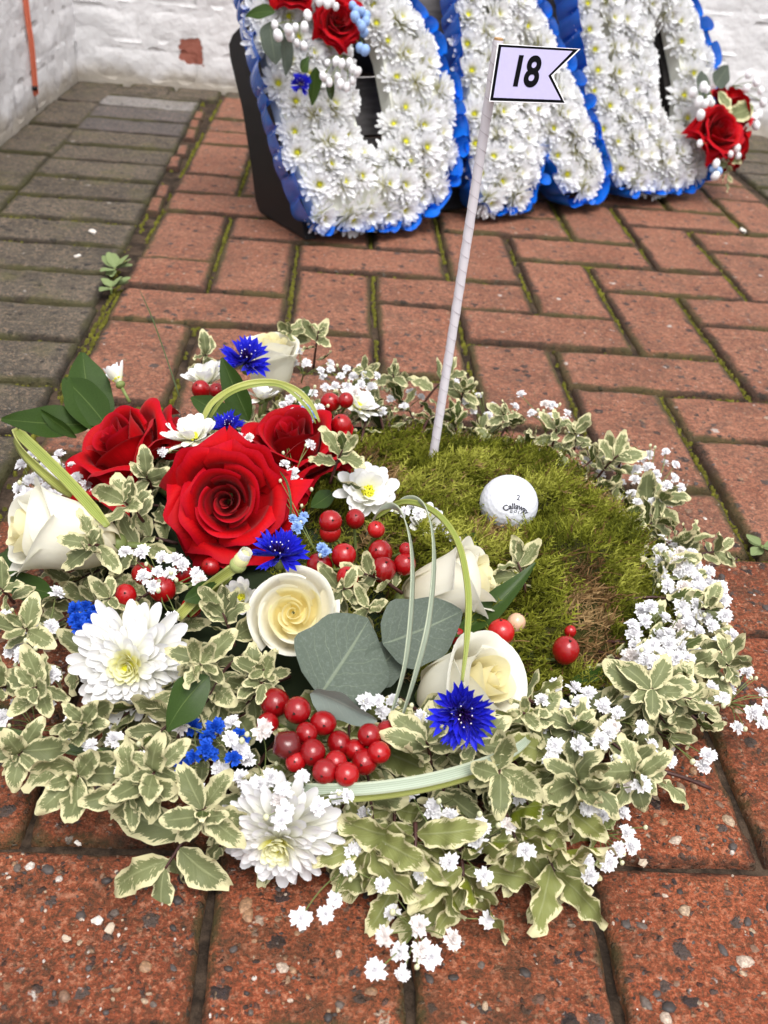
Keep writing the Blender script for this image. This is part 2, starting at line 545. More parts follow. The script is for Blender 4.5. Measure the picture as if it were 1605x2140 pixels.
M_BERRY = mk_berry('red_berry', (.36, .004, .006), (.30, .004, .006), .3)
M_BERRYPALE = mk_berry('blushed_berry', (.50, .012, .012), (.80, .52, .30), .42)
M_BERRYCREAM = mk_berry('cream_berry', (.72, .46, .30), (.74, .58, .40), .5)
M_BERRYOLD = mk_berry('wrinkled_dark_berry', (.10, .006, .006), (.16, .01, .008), .4)
M_CALYX = plain('berry_calyx', (.12, .15, .04), .5)
M_FOAM = plain('dark_green_foam', (.018, .026, .012), .95, .1)
M_BLACKDOT = plain('berry_tip', (.02, .01, .008), .8)


def mk_ribbon():
    t = NT('blue_satin_ribbon')
    nz = t.noise(t.n('ShaderNodeTexCoord').outputs['Object'], 40, 2)
    col = t.mix(nz, (.0, .075, .60), (.015, .23, .85))
    return t.surf(col, .25, .8, Metallic=.1, Coat_Weight=.25, Coat_Roughness=.2)


M_RIB = mk_ribbon()
M_BLACK = plain('black_board', (.012, .010, .010), .55, .3)


def mk_greywood():
    t = NT('weathered_grey_board'); P = t.pos()
    sc = t.n('ShaderNodeVectorMath', {0: P, 1: (8, 8, 90)}, operation='MULTIPLY').outputs[0]
    nz = t.noise(sc, 1, 6, .7)
    col = t.ramp(nz, [(.3, (.045, .040, .040)), (.55, (.13, .12, .12)), (.75, (.22, .20, .20))])
    return t.surf(col, .8, .2, bump=nz, bstr=.4, bdist=.003)


M_GWOOD = mk_greywood()


def mk_paper():
    t = NT('wrapped_white_paper')
    P = t.n('ShaderNodeTexCoord').outputs['Object']
    nz = t.noise(P, 180, 3, .6)
    return t.surf(t.mix(nz, (.62, .58, .63), (.74, .70, .74)), .6, .3, bump=nz, bstr=.2, bdist=.0005)


M_PAPER = mk_paper()
M_PAPEREDGE = plain('paper_wrap_edge', (.42, .37, .40), .7)
M_WOODEND = plain('bare_wood_end', (.45, .27, .12), .7)
M_FLAG = NT('lavender_card'); M_FLAG = M_FLAG.surf(M_FLAG.mix(M_FLAG.noise(M_FLAG.pos(), 400, 4, .7), (.36, .33, .51), (.40, .365, .55)), .7, .1)
M_INK = plain('black_ink', (.004, .004, .005), .9, .05)
M_CARD = plain('white_card', (.78, .76, .8), .5)
M_BALL = plain('golf_ball_shell', (.70, .71, .78), .35, .4, Coat_Weight=.15, Coat_Roughness=.15)
M_PRINT = plain('grey_print', (.05, .05, .06), .8, .1)
M_CORD = plain('orange_cord', (.62, .16, .09), .6)
M_CHIP = plain('pale_stone_chip', (.48, .38, .29), .7)
M_CHIPW = plain('white_stone_chip', (.58, .53, .48), .7)

# ------------------------------------------------------------------ paving
def brick_mesh(L, W, H, nx, ny, seed, ch=.0055, amp=.0011):
    r = random.Random(seed)
    ox, oy = r.uniform(0, 50), r.uniform(0, 50)

    def edge_noise(t, k): return .0016 * noise.noise(Vector((t * 45 + ox, k * 7.3, oy))) + .0009 * noise.noise(Vector((t * 150 + oy, k * 3.1, ox)))

    xs = sorted(set([0, .004 / L, .009 / L, .016 / L] + [i / nx for i in range(1, nx)] + [1 - .016 / L, 1 - .009 / L, 1 - .004 / L, 1]))
    ys = sorted(set([0, .004 / W, .009 / W, .016 / W] + [i / ny for i in range(1, ny)] + [1 - .016 / W, 1 - .009 / W, 1 - .004 / W, 1]))
    V, idx, E = [], {}, []
    for j, b in enumerate(ys):
        for i, a in enumerate(xs):
            x, y = (a - .5) * L, (b - .5) * W
            dx, dy = min(a, 1 - a) * L, min(b, 1 - b) * W
            d = min(dx, dy) + edge_noise(x + 3 * y, 1 if dx < dy else 2) * 2.2
            c = max(0, 1 - max(0, d) / ch)
            z = -.0040 * c * c + amp * noise.noise(Vector((x * 60 + ox, y * 60, oy))) + .0006 * noise.noise(Vector((x * 17 + ox, y * 17, oy)))
            if dx < 1e-6: x += edge_noise(y, 3) * (1 if a < .5 else -1) - (.001 if a > .5 else -.001)
            if dy < 1e-6: y += edge_noise(x, 4) * (1 if b < .5 else -1) - (.001 if b > .5 else -.001)
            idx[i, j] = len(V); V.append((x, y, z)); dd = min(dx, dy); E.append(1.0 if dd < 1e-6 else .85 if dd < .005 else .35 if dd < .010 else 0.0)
    Fc = [(idx[i, j], idx[i + 1, j], idx[i + 1, j + 1], idx[i, j + 1]) for j in range(len(ys) - 1) for i in range(len(xs) - 1)]
    ring = [idx[i, 0] for i in range(len(xs))] + [idx[len(xs) - 1, j] for j in range(1, len(ys))] + [idx[i, len(ys) - 1] for i in range(len(xs) - 2, -1, -1)] + [idx[0, j] for j in range(len(ys) - 2, 0, -1)]
    low = []
    for k in ring:
        low.append(len(V)); V.append((V[k][0], V[k][1], -H)); E.append(1.0)
    n = len(ring)
    for k in range(n):
        Fc.append((ring[k], low[k], low[(k + 1) % n], ring[(k + 1) % n]))
    return mesh('brick_mesh', V, Fc, attrs={'edge': E})


# bed: one large sheet of sandy joint filling
V, Fc, _ = grid(60, 60, lambda a, b: ((a - .5) * 40, (b - .5) * 40, -.0075))
pavement = tag(obj('pavement', mesh('pavement', V, Fc), None, M_BED), 'red and grey block paving with mossy joints', None, None, 'structure')
fullR = [brick_mesh(.1970, .0970, .05, 16, 8, k, .0045) for k in range(10)]
fullF = [brick_mesh(.1945, .0935, .05, 14, 7, 20 + k, .0075) for k in range(7)]
fullG = [brick_mesh(.190, .0935, .05, 14, 8, 50 + k, .008) for k in range(6)]
halfR = [brick_mesh(.0968, .0968, .05, 8, 8, 80 + k) for k in range(4)]
halfF = [mm.copy() for mm in halfR]
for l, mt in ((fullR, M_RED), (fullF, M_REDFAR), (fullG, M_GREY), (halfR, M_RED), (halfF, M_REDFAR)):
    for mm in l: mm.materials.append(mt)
rb = random.Random(3)


def lay(x, y, rot, meshes, jit=.0012):
    M_ = Matrix.Translation((x + rb.uniform(-jit, jit), y + rb.uniform(-jit, jit), rb.uniform(-.0015, .0015) * (1 if y > -.4 else .3))) @ Matrix.Rotation(rot + rb.choice((0, math.pi)) + rb.uniform(-.006, .006), 4, 'Z') @ Matrix.Rotation(rb.uniform(-.006, .006), 4, 'X') @ Matrix.Rotation(rb.uniform(-.004, .004), 4, 'Y')
    return obj('brick', rb.choice(meshes), pavement, None, M_)


I0, I1, J0, J1 = -4, 6, -11, 12
for j in range(J0, J1):
    for i in range(I0 - 1, I1 + 1):
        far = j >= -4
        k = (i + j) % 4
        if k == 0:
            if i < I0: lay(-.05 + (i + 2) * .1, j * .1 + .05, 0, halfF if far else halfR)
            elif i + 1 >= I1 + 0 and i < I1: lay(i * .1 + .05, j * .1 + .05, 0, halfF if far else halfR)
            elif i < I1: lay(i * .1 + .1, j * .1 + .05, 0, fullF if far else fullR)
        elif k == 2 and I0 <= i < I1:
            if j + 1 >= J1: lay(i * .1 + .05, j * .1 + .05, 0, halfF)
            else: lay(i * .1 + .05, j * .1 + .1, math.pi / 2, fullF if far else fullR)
for i in range(I0, I1):       # half bricks closing the near edge
    if (i + J0) % 4 == 3: lay(i * .1 + .05, J0 * .1 + .05, 0, halfR)
# grey border beside the left wall: one header course, then a course along the wall
for k in range(-14, 12):
    yy = .083 + .1 * k
    if yy > 1.24: continue
    sl = -.0165 * (yy + .3) if yy > 0 else 0
    o = lay(-.506 + sl, yy, .012, fullG)
    if k in (10,): o.data = brick_mesh(.191, .0955, .05, 14, 8, 77); o.data.materials.append(paver_mat('paint_worn_paver', (.30, .285, .28), (.42, .40, .40), (.09, .08, .07), PEB_GREY, .2, moss=.25, stain=.8))
    if k in (8, 9): o.data = brick_mesh(.191, .0955, .05, 14, 8, 70 + k); o.data.materials.append(M_SLATE)
for k in range(-7, 7):
    lay(-.66, .15 + .2 * k, math.pi / 2, fullG)
for k in range(-12, 13):
    lay(.712, .05 + .1 * k, 0, fullG); lay(.912, .05 + .1 * k, 0, fullG)
for i in range(-5, 13):
    lay(i * .1 - .05 + .0, 1.252, math.pi / 2, fullG)
# broken slivers filling the widening joint
sliv = [brick_mesh(.07, .022, .045, 8, 4, 120 + k, ch=.004) for k in range(3)]
for mm in sliv: mm.materials.append(M_REDFAR)
for yy, xx in ((.42, -.411), (.50, -.413), (.66, -.417), (.75, -.419), (.86, -.42), (.94, -.422), (1.02, -.424)):
    lay(xx, yy, math.pi / 2 + .05, sliv, .002)

# moss grown in the joints
def joint_moss():
    V, Fc = [], []
    r = random.Random(11)

    def clump(x, y, s, h):
        n0 = len(V); nn = 7
        V.append((x, y, h))
        for k in range(nn):
            a = 2 * math.pi * k / nn + r.random(); q = s * r.uniform(.6, 1.2)
            V.append((x + math.cos(a) * q * .55, y + math.sin(a) * q * .55, h * .9 - .0008 + r.uniform(-.0008, .0006)))
        for k in range(nn):
            a = 2 * math.pi * k / nn + r.random(); q = s * r.uniform(.8, 1.3)
            V.append((x + math.cos(a) * q, y + math.sin(a) * q, -.0125))
        for k in range(nn):
            k2 = (k + 1) % nn
            Fc.append((n0, n0 + 1 + k, n0 + 1 + k2))
            Fc.append((n0 + 1 + k, n0 + 1 + nn + k, n0 + 1 + nn + k2, n0 + 1 + k2))

    def line(x0, y0, x1, y1, p):
        L = math.hypot(x1 - x0, y1 - y0); n = int(L / .0034)
        for k in range(n):
            t = k / n
            x, y = x0 + (x1 - x0) * t, y0 + (y1 - y0) * t
            d = noise.noise(Vector((x * 14, y * 14, 3.3)))
            if d > p or (r.random() < .04 and p < .5): clump(x + r.uniform(-.0014, .0014), y + r.uniform(-.0014, .0014), r.uniform(.0022, .0042), r.uniform(-.0075, -.0028))

    for j in range(J0, J1):
        for i in range(I0, I1):
            k = (i + j) % 4
            p = -.18 if j >= -4 else (.25 if j > -6 else .62)
            if i > 1: p -= .12
            if k == 0: line(i * .1, j * .1, i * .1 + .2, j * .1, p + .04); line(i * .1, j * .1, i * .1, j * .1 + .1, p)
            if k == 2: line(i * .1, j * .1, i * .1, j * .1 + .2, p - .1); line(i * .1, j * .1, i * .1 + .1, j * .1, p + .12)
    for k in range(-4, 12):
        sl = -.0165 * (.033 + .1 * k + .3) if k > 0 else 0
        line(-.60 + sl, .033 + .1 * k, -.41 + sl, .033 + .1 * k, -.22)
        line(-.606 + sl, .033 + .1 * k, -.606 + sl, .133 + .1 * k, .0)
        line(-.408 + sl, .033 + .1 * k, -.405 + sl, .133 + .1 * k, -.05)
    return tag(obj('joint_moss', mesh('joint_moss', V, Fc), None, M_JMOSS), 'yellow-green moss growing in the paving joints', 'moss', None, 'stuff')


joint_moss()

def aggregate(n, seed):
    """stones of the concrete standing slightly proud of the worn near pavers"""
    r = random.Random(seed); V, Fc, A = [], [], []
    for _ in range(n):
        x, y = r.uniform(-.40, .50), -.95 + .75 * r.random() ** 1.25
        i, j = math.floor(x / .1), math.floor(y / .1); k = (i + j) % 4
        if k == 0: rc = (i * .1, i * .1 + .2, j * .1, j * .1 + .1)
        elif k == 1: rc = (i * .1 - .1, i * .1 + .1, j * .1, j * .1 + .1)
        elif k == 2: rc = (i * .1, i * .1 + .1, j * .1, j * .1 + .2)
        else: rc = (i * .1, i * .1 + .1, j * .1 - .1, j * .1 + .1)
        q = .0006 * (1 - r.random()) ** -.55
        q = min(q, .0042)
        if min(x - rc[0], rc[1] - x, y - rc[2], rc[3] - y) < q + .0055: continue
        if noise.noise(Vector((x * 30, y * 30, 1))) < r.uniform(-.8, .2): continue
        sx, sy = q * r.uniform(.8, 1.35), q * r.uniform(.6, 1.0); az = r.uniform(0, 6.28); ca, sa = math.cos(az), math.sin(az)
        hh = q * r.uniform(.12, .42); val = r.random(); n0 = len(V); m_ = 7 if q > .0012 else 5
        ja = [r.uniform(.78, 1.18) for _ in range(m_)]
        for ring, (rr, zz) in enumerate(((1.0, -.0012), (.93, .25 * hh), (.55, hh * .92))):
            for c in range(m_):
                t = 2 * math.pi * c / m_
                px, py = rr * sx * ja[c] * math.cos(t), rr * sy * ja[c] * math.sin(t)
                V.append((x + px * ca - py * sa, y + px * sa + py * ca, zz + r.uniform(-.08, .08) * hh)); A.append(val)
        V.append((x, y, hh)); A.append(val)
        for ring in range(2):
            for c in range(m_):
                a, b = n0 + ring * m_ + c, n0 + ring * m_ + (c + 1) % m_
                Fc.append((a, b, b + m_, a + m_))
        for c in range(m_): Fc.append((n0 + 2 * m_ + c, n0 + 2 * m_ + (c + 1) % m_, n0 + 3 * m_))
    t = NT('aggregate_stone')
    f = t.n('ShaderNodeAttribute', attribute_name='rnd').outputs['Fac']
    col = t.ramp(f, [(0, (.030, .027, .028)), (.20, (.07, .06, .058)), (.36, (.13, .10, .085)), (.50, (.22, .12, .075)), (.62, (.36, .20, .11)), (.74, (.46, .33, .22)), (.86, (.55, .43, .34)), (.95, (.68, .60, .54))], 'CONSTANT')
    nz = t.noise(t.pos(), 700, 4, .7)
    col = t.mix(t.step(nz, .40, .66), t.mix(.55, col, (.05, .03, .02)), col)
    o = obj('aggregate', mesh('aggregate', V, Fc, True, None, None, None, {'rnd': A}), pavement, t.surf(col, .5, .35, bump=nz, bstr=.4, bdist=.0006))
    tag(o, None, None, None, 'stuff')


aggregate(15000, 5)

# ------------------------------------------------------------------ white painted walls
def wall_brick(L, H, D, seed):
    r = random.Random(seed); ox = r.uniform(0, 40)
    nx, nz = 14, 7

    def f(a, b):
        x, z = (a - .5) * L, (b - .5) * H
        e = min(min(a, 1 - a) * L, min(b, 1 - b) * H)
        c = max(0, 1 - e / .022)
        y = -.5 * D + .0034 * c ** 2.0 + .005 * noise.noise(Vector((x * 22 + ox, z * 22, 0))) + .0016 * noise.noise(Vector((x * 70 + ox, z * 70, 2)))
        return (x, y, z)

    V, Fc, _ = grid(nx, nz, f)
    ring = [i for i in range(nx + 1)] + [j * (nx + 1) + nx for j in range(1, nz + 1)] + [nz * (nx + 1) + i for i in range(nx - 1, -1, -1)] + [j * (nx + 1) for j in range(nz - 1, 0, -1)]
    n0 = len(V)
    for k in ring: V.append((V[k][0], D * .5, V[k][2]))
    n = len(ring)
    for k in range(n): Fc.append((ring[k], n0 + k, n0 + (k + 1) % n, ring[(k + 1) % n])[::-1])
    return mesh('wall_brick', V, Fc)


wb = [wall_brick(.222, .07, .03, k) for k in range(8)]
for mm in wb: mm.materials.append(M_WALL)


def wall(name, label, M_, x0, x1, h, brick_top, off):
    def f(a, b):
        x = x0 + (x1 - x0) * a; z = -.05 + (h + .05) * b
        return (x, -.0132 + .0025 * noise.noise(Vector((x * 30, z * 30, 5))), z)
    V, Fc, _ = grid(int((x1 - x0) / .02), int(h / .02), f)
    n0 = len(V)
    V += [(x0, .2, -.05), (x1, .2, -.05), (x1, .2, h), (x0, .2, h)]
    Fc.append((n0, n0 + 3, n0 + 2, n0 + 1))
    w = tag(obj(name, mesh(name, V, Fc), None, M_WALL, M_), label, 'wall')
    row = 0; z = .006 + .035
    while z < brick_top:
        x = x0 - (.115 if row % 2 else 0) + off
        while x < x1:
            obj('brick', rb.choice(wb), w, None, Matrix.Translation((x + .11 + rb.uniform(-.003, .003), rb.uniform(-.0015, .001), z)) @ Matrix.Rotation(rb.uniform(-.008, .008), 4, 'Y'))
            x += .228
        z += .0755; row += 1
    return w


wall('painted_wall', 'white painted brick wall behind the flower letters, one brick chipped bare', Matrix.Translation((0, 1.27, 0)), -.72, 2.0, .9, .42, .046)
wall('painted_wall', 'white painted side wall with an orange cord hanging on it', Matrix.Translation((-.72, 0, 0)) @ Matrix.Rotation(math.pi / 2, 4, 'Z'), .1, 1.27, .9, .42, .0)

# ------------------------------------------------------------------ flower builders (shared meshes)
def rose_petal(Rm, Zt, w, flare, drop, base_z, pinch, tipn, rnd, spiral=.12, n=10, wavy=.012):
    """one petal of a unit rose, axis +Z: a cupped sheet whose rim rolls back"""
    ph = rnd.uniform(0, 6)

    def f(a, b):
        s = a * 2 - 1
        v = b
        P0, P1, P2, P3 = (.04, base_z), (Rm * 1.12, base_z + .12), (Rm - pinch, Zt - .28), (Rm, Zt)
        c = [(1 - v) ** 3, 3 * v * (1 - v) ** 2, 3 * v * v * (1 - v), v ** 3]
        r = sum(k * p[0] for k, p in zip(c, (P0, P1, P2, P3)))
        z = sum(k * p[1] for k, p in zip(c, (P0, P1, P2, P3)))
        edge = abs(s) ** 2.4
        z -= edge * (.22 + .18 * tipn) * v ** 1.5
        q = max(0, (v - .62) / .38)
        roll = .45 + 1.0 * tipn * s * s + (1 - tipn) * .45
        r += flare * q * q * roll
        z -= drop * q ** 3 * roll
        # the tip itself is drawn out into a point
        r += tipn * .14 * max(0, 1 - abs(s) * 2.4) * q * q
        ww = w * min(1, .35 + 1.6 * v) * (1 - .12 * tipn * q * q)
        ang = s * ww
        r *= 1 + spiral * s
        r += wavy * math.sin(ph + 3.1 * s + 4 * v) * v
        z += wavy * math.sin(ph * 2 + 4.3 * s) * v
        return (r * math.cos(ang), r * math.sin(ang), z)

    return grid(n, n, f)


def rose_meshes(kind, seed):
    rnd = random.Random(seed)
    L = []

    def add(Rm, Zt, w, flare, drop, base, pinch, tipn, phi, inner, spiral=.12):
        V, Fc, UV = rose_petal(Rm, Zt, w, flare, drop, base, pinch, tipn, rnd, spiral, 13)
        L.append((V, Fc, UV, phi, inner))

    phi = rnd.uniform(0, 6)
    if kind == 'red':
        for k in range(7):                        # tight heart
            t = k / 6
            add(.05 + .23 * t, .19 + .04 * math.sin(k * 2.1) + .03 * t, 2.0 - .9 * t, .02 + .05 * t, .02, -.4, .0, 0, phi, True, .18)
            phi += 2.4
        for k in range(6):
            t = k / 5
            add(.33 + .17 * t, .25 - .05 * t, 1.15 - .12 * t, .07 + .06 * t, .05 + .05 * t, -.6, .03, .15, phi, k < 2, .12)
            phi += 2.4 + rnd.uniform(-.15, .15)
        for k in range(5):
            t = k / 4
            add(.55 + .13 * t, .17 - .08 * t, .92 - .04 * t, .18 + .06 * t, .15 + .05 * t, -.62, .05, .6, phi, False, .08)
            phi += 2.4 + rnd.uniform(-.2, .2)
        for k in range(5):
            t = k / 4
            add(.72 + .06 * t, .02 - .1 * t, .80, .24, .20, -.64, .05, .95, phi, False, .05)
            phi += 2.513 + rnd.uniform(-.12, .12)
        for k in range(5):
            add(.86, -.10 - .03 * k, .74, .22, .16, -.62, .03, 1.1, phi, False, .04)
            phi += 2.513 + rnd.uniform(-.12, .12)
    elif kind == 'open':
        for k in range(8):
            t = k / 7
            add(.05 + .27 * t, .21 + .03 * t + .02 * math.sin(k * 2.3), 1.75 - .85 * t, .02 + .03 * t, .01, -.18, .0, 0, phi, True, .2)
            phi += 2.4
        for k in range(11):
            t = k / 10
            add(.36 + .38 * t, .25 + .02 * t, 1.0 - .12 * t, .04 + .03 * t, .03, -.4, .03, 0, phi, k < 6, .14)
            phi += 2.4 + rnd.uniform(-.15, .15)
        for k in range(5):
            t = k / 4
            add(.78 + .07 * t, .20 - .06 * t, .90, .14, .10, -.62, .02, .1, phi, False, .08)
            phi += 2.45 + rnd.uniform(-.2, .2)
    else:                                         # 'bud': closed, longer than wide
        for k in range(6):
            t = k / 5
            add(.05 + .2 * t, .62 + .02 * t, 2.3 - 1.0 * t, .02, .01, -.6, .0, 0, phi, True, .16)
            phi += 2.4
        for k in range(5):
            t = k / 4
            add(.28 + .14 * t, .62 - .03 * t, 1.2, .05, .04, -.75, .06, .05, phi, k < 2, .12)
            phi += 2.4
        for k in range(6):
            t = k / 5
            add(.47 + .09 * t, .58 - .07 * t, 1.22, .08 + .07 * t, .05 + .05 * t, -.85, .10, .05, phi, False, .1)
            phi += 2.4 + rnd.uniform(-.2, .2)
    return L


def build_rose(name, label, center, radius, nrm, kind, seed, mats, spin=0, group=None):
    """thing > petals, calyx, stem; Empty at the flower's base"""
    q = nrm.to_track_quat('Z', 'Y').to_matrix().to_4x4() @ Matrix.Rotation(spin, 4, 'Z')
    M_ = Matrix.Translation(center) @ q @ Matrix.Scale(radius, 4)
    t = thing(name, label, 'rose', M_, group)
    rp = random.Random(seed + 500)
    for V, Fc, UV, phi, inner in rose_meshes(kind, seed):
        k_ = 0 if inner else 1
        obj('petal', mesh('rose_petal', V, Fc, True, UV), t, mats[1] if inner else mats[0], Matrix.Rotation(phi, 4, 'Z') @ Matrix.Rotation(k_ * rp.uniform(-.10, .10), 4, 'Y') @ Matrix.Rotation(k_ * rp.uniform(-.12, .12), 4, 'X') @ Matrix.Scale(1 + k_ * rp.uniform(-.05, .07), 4))
    bz = -.55 if kind != 'bud' else -.8
    V, Fc, UV = merge([(*sphere((0, 0, bz - .05), .17, 10, 6, (1, 1, .9)), None)])
    obj('calyx', mesh('calyx', V, Fc), t, M_STEM)
    V, Fc = tube([Vector((0, 0, bz - .1)), Vector((.02, .02, bz - .5)), Vector((.05, 0, bz - .9))], .06, 6)
    obj('stem', mesh('stem', V, Fc), t, M_STEM)
    return t


def strap_petal(length, width, lift, n=6, tipw=.0, cup=.35, notch=0):
    """petal lying along +X, cupped, curving up by lift (radians) along its length"""
    def f(a, b):
        s = a * 2 - 1
        u = 1 - (1 - b) ** 1.5
        w = width * (.38 + .62 * smooth01(u / .55)) * (1 if u < .72 else math.sqrt(max(.05, 1 - ((u - .72) / .28) ** 2.2)))
        w = max(w, .0)
        ang = lift * u
        x = length * (math.sin(ang) / lift if abs(lift) > 1e-3 else u)
        z = length * ((1 - math.cos(ang)) / lift if abs(lift) > 1e-3 else 0)
        z += cup * w * s * s
        if notch and u > .85: x -= notch * length * (1 - abs(s)) * (u - .85) / .15
        return (x, w * s, z)
    return grid(4, n, f)


PET_OUT = [mesh('long_petal', *strap_petal(1.0, .098, l, 7, cup=.5)[:2], True, strap_petal(1.0, .115, l, 7)[2]) for l in (.25, .5, -.15)]
PET_IN = [mesh('inner_petal', *strap_petal(1.0, .10, l, 6, cup=.6)[:2], True, strap_petal(1.0, .10, l, 6)[2]) for l in (.35, .65)]
PET_DAISY = [mesh('daisy_petal', *strap_petal(1.0, .175, l, 6, cup=.35)[:2], True, strap_petal(1.0, .15, l, 6)[2]) for l in (.15, .45, -.2)]
for mm in PET_OUT + PET_DAISY: mm.materials.append(M_CHRYS)
for mm in PET_IN: mm.materials.append(M_CHRYSIN)


def build_chrys(label, center, radius, nrm, n=190, seed=0, spin=0, squash=1.0):
    r = random.Random(seed)
    M_ = Matrix.Translation(center) @ nrm.to_track_quat('Z', 'Y').to_matrix().to_4x4() @ Matrix.Rotation(spin, 4, 'Z') @ Matrix.Scale(radius, 4)
    t = thing('chrysanthemum', label, 'chrysanthemum', M_, 'large white chrysanthemums')
    for i in range(n):
        f = i / (n - 1)
        az = i * 2.39996 + r.uniform(-.12, .12)
        el = R_(-8 + 62 * f ** 1.5 + r.uniform(-7, 7))
        ln = (1.0 - .80 * f ** 1.05) * r.uniform(.86, 1.08)
        inner = f > .74
        me_ = r.choice(PET_IN if inner else PET_OUT)
        sc = Matrix.Diagonal((ln * .86, (.98 - .42 * f) * r.uniform(.85, 1.15), ln * .86, 1))
        Mp = Matrix.Rotation(az, 4, 'Z') @ Matrix.Translation((.14 * (1 - f), 0, -.30 + .34 * f)) @ Matrix.Rotation(-el, 4, 'Y') @ Matrix.Rotation(r.uniform(-.35, .35), 4, 'X') @ sc
        obj('petal', me_, t, None, Mp)
    V, Fc = sphere((0, 0, .06), .10, 10, 6, (1, 1, .6))
    obj('flower_centre', mesh('flower_centre', V, Fc), t, M_CHRYSEYE)
    V, Fc = tube([Vector((0, 0, -.28)), Vector((.03, 0, -.6))], .09, 6)
    obj('stem', mesh('stem', V, Fc), t, M_STEM)
    return t


def build_daisy(label, center, radius, nrm, n=30, seed=0, close=0., half=False, group='small white spray chrysanthemums'):
    r = random.Random(seed)
    M_ = Matrix.Translation(center) @ nrm.to_track_quat('Z', 'Y').to_matrix().to_4x4() @ Matrix.Rotation(r.uniform(0, 6), 4, 'Z') @ Matrix.Scale(radius, 4)
    t = thing('spray_chrysanthemum', label, 'chrysanthemum', M_, group)
    for i in range(n):
        f = i / max(1, n - 1)
        az = i * 2.39996 + r.uniform(-.15, .15)
        el = R_(8 + 44 * f + r.uniform(-7, 7)) + close
        ln = (1.0 - .38 * f) * r.uniform(.85, 1.06)
        Mp = Matrix.Rotation(az, 4, 'Z') @ Matrix.Translation((.10, 0, -.12 + .12 * f)) @ Matrix.Rotation(-el, 4, 'Y') @ Matrix.Rotation(r.uniform(-.3, .3), 4, 'X') @ Matrix.Diagonal((ln * .92, r.uniform(.8, 1.1), ln * .92, 1))
        obj('petal', r.choice(PET_DAISY), t, None, Mp)
    bits = []
    for i in range(26):
        a, q = i * 2.4, .2 * math.sqrt(i / 26)
        bits.append((*sphere((q * math.cos(a), q * math.sin(a), .05 + .05 * (1 - i / 26)), .045, 6, 4), None))
    V, Fc, _ = merge(bits)
    obj('flower_centre', mesh('flower_centre', V, Fc), t, M_CHRYSEYE)
    V, Fc = sphere((0, 0, -.2), .2, 10, 6, (1, 1, .8))
    obj('calyx', mesh('calyx', V, Fc), t, M_STEM)
    V, Fc = tube([Vector((0, 0, -.3)), Vector((.03, 0, -1.0))], .07, 6)
    obj('stem', mesh('stem', V, Fc), t, M_STEM)
    return t


def corn_petal(seed):
    """trumpet floret of a cornflower: a fan ending in pointed teeth"""
    r = random.Random(seed)
    parts = []
    nt = 4
    for k in range(nt):
        a0 = (k - (nt - 1) / 2) * .26
        ln = r.uniform(.82, 1.05)

        def f(a, b, a0=a0, ln=ln):
            s = a * 2 - 1
            w = .014 + .088 * math.sin(math.pi * min(1, .08 + b * .90) ** 1.25) ** .9
            if b > .97: w = .001
            ang = a0 * (.25 + .75 * b)
            x = ln * b
            return (x * math.cos(ang) - w * s * math.sin(ang), x * math.sin(ang) + w * s * math.cos(ang), .18 * b * b + .9 * w * s * s + .10 * abs(a0) * b)
        parts.append(grid(2, 5, f))
    V, Fc, UV = merge(parts)
    return mesh('floret', V, Fc, True, [(u, v) for u, v in UV])


CORNP = [corn_petal(k) for k in range(5)]
for mm in CORNP: mm.materials.append(M_CORN)
_v = []
for k in range(26):
    a = k * 2.4; q = .24 * math.sqrt(k / 26)
    d = Vector((q * 1.3 * math.cos(a), q * 1.3 * math.sin(a), .42 + .1 * math.sin(k * 1.7)))
    _v.append((*tube([Vector((q * .5 * math.cos(a), q * .5 * math.sin(a), -.05)), d * .7, d], [.028, .026, .008], 5), None))
CORNHEART = mesh('cornflower_heart', *merge(_v)[:2]); CORNHEART.materials.append(M_CORNIN)
_v = []
for k in range(9):
    a = k * 2.4 + 1; q = .10 + .17 * (k % 3) / 2
    _v.append((*sphere((q * 1.3 * math.cos(a), q * 1.3 * math.sin(a), .5), .022, 6, 4), None))
CORNDOTS = mesh('cornflower_pollen', *merge(_v)[:2]); CORNDOTS.materials.append(M_DOT)


def build_corn(label, center, radius, nrm, seed=0, n=15):
    r = random.Random(seed)
    M_ = Matrix.Translation(center) @ nrm.to_track_quat('Z', 'Y').to_matrix().to_4x4() @ Matrix.Rotation(r.uniform(0, 6), 4, 'Z') @ Matrix.Scale(radius, 4)
    t = thing('cornflower', label, 'cornflower', M_, 'blue cornflowers')
    for i in range(n):
        f = (i % 3) / 2
        az = i * 2 * math.pi / n + r.uniform(-.15, .15)
        el = R_(8 + 36 * f + r.uniform(-8, 8))
        ln = (1.0 - .22 * f) * r.uniform(.88, 1.08)
        obj('petal', r.choice(CORNP), t, None, Matrix.Rotation(az, 4, 'Z') @ Matrix.Translation((.05, 0, 0)) @ Matrix.Rotation(-el, 4, 'Y') @ Matrix.Rotation(r.uniform(-.7, .7), 4, 'X') @ Matrix.Scale(ln, 4))
    obj('flower_centre', CORNHEART, t)
    obj('pollen', CORNDOTS, t)
    V, Fc = sphere((0, 0, -.3), .2, 10, 7, (1, 1, 1.5))
    obj('calyx', mesh('calyx', V, Fc), t, M_STEM)
    return t


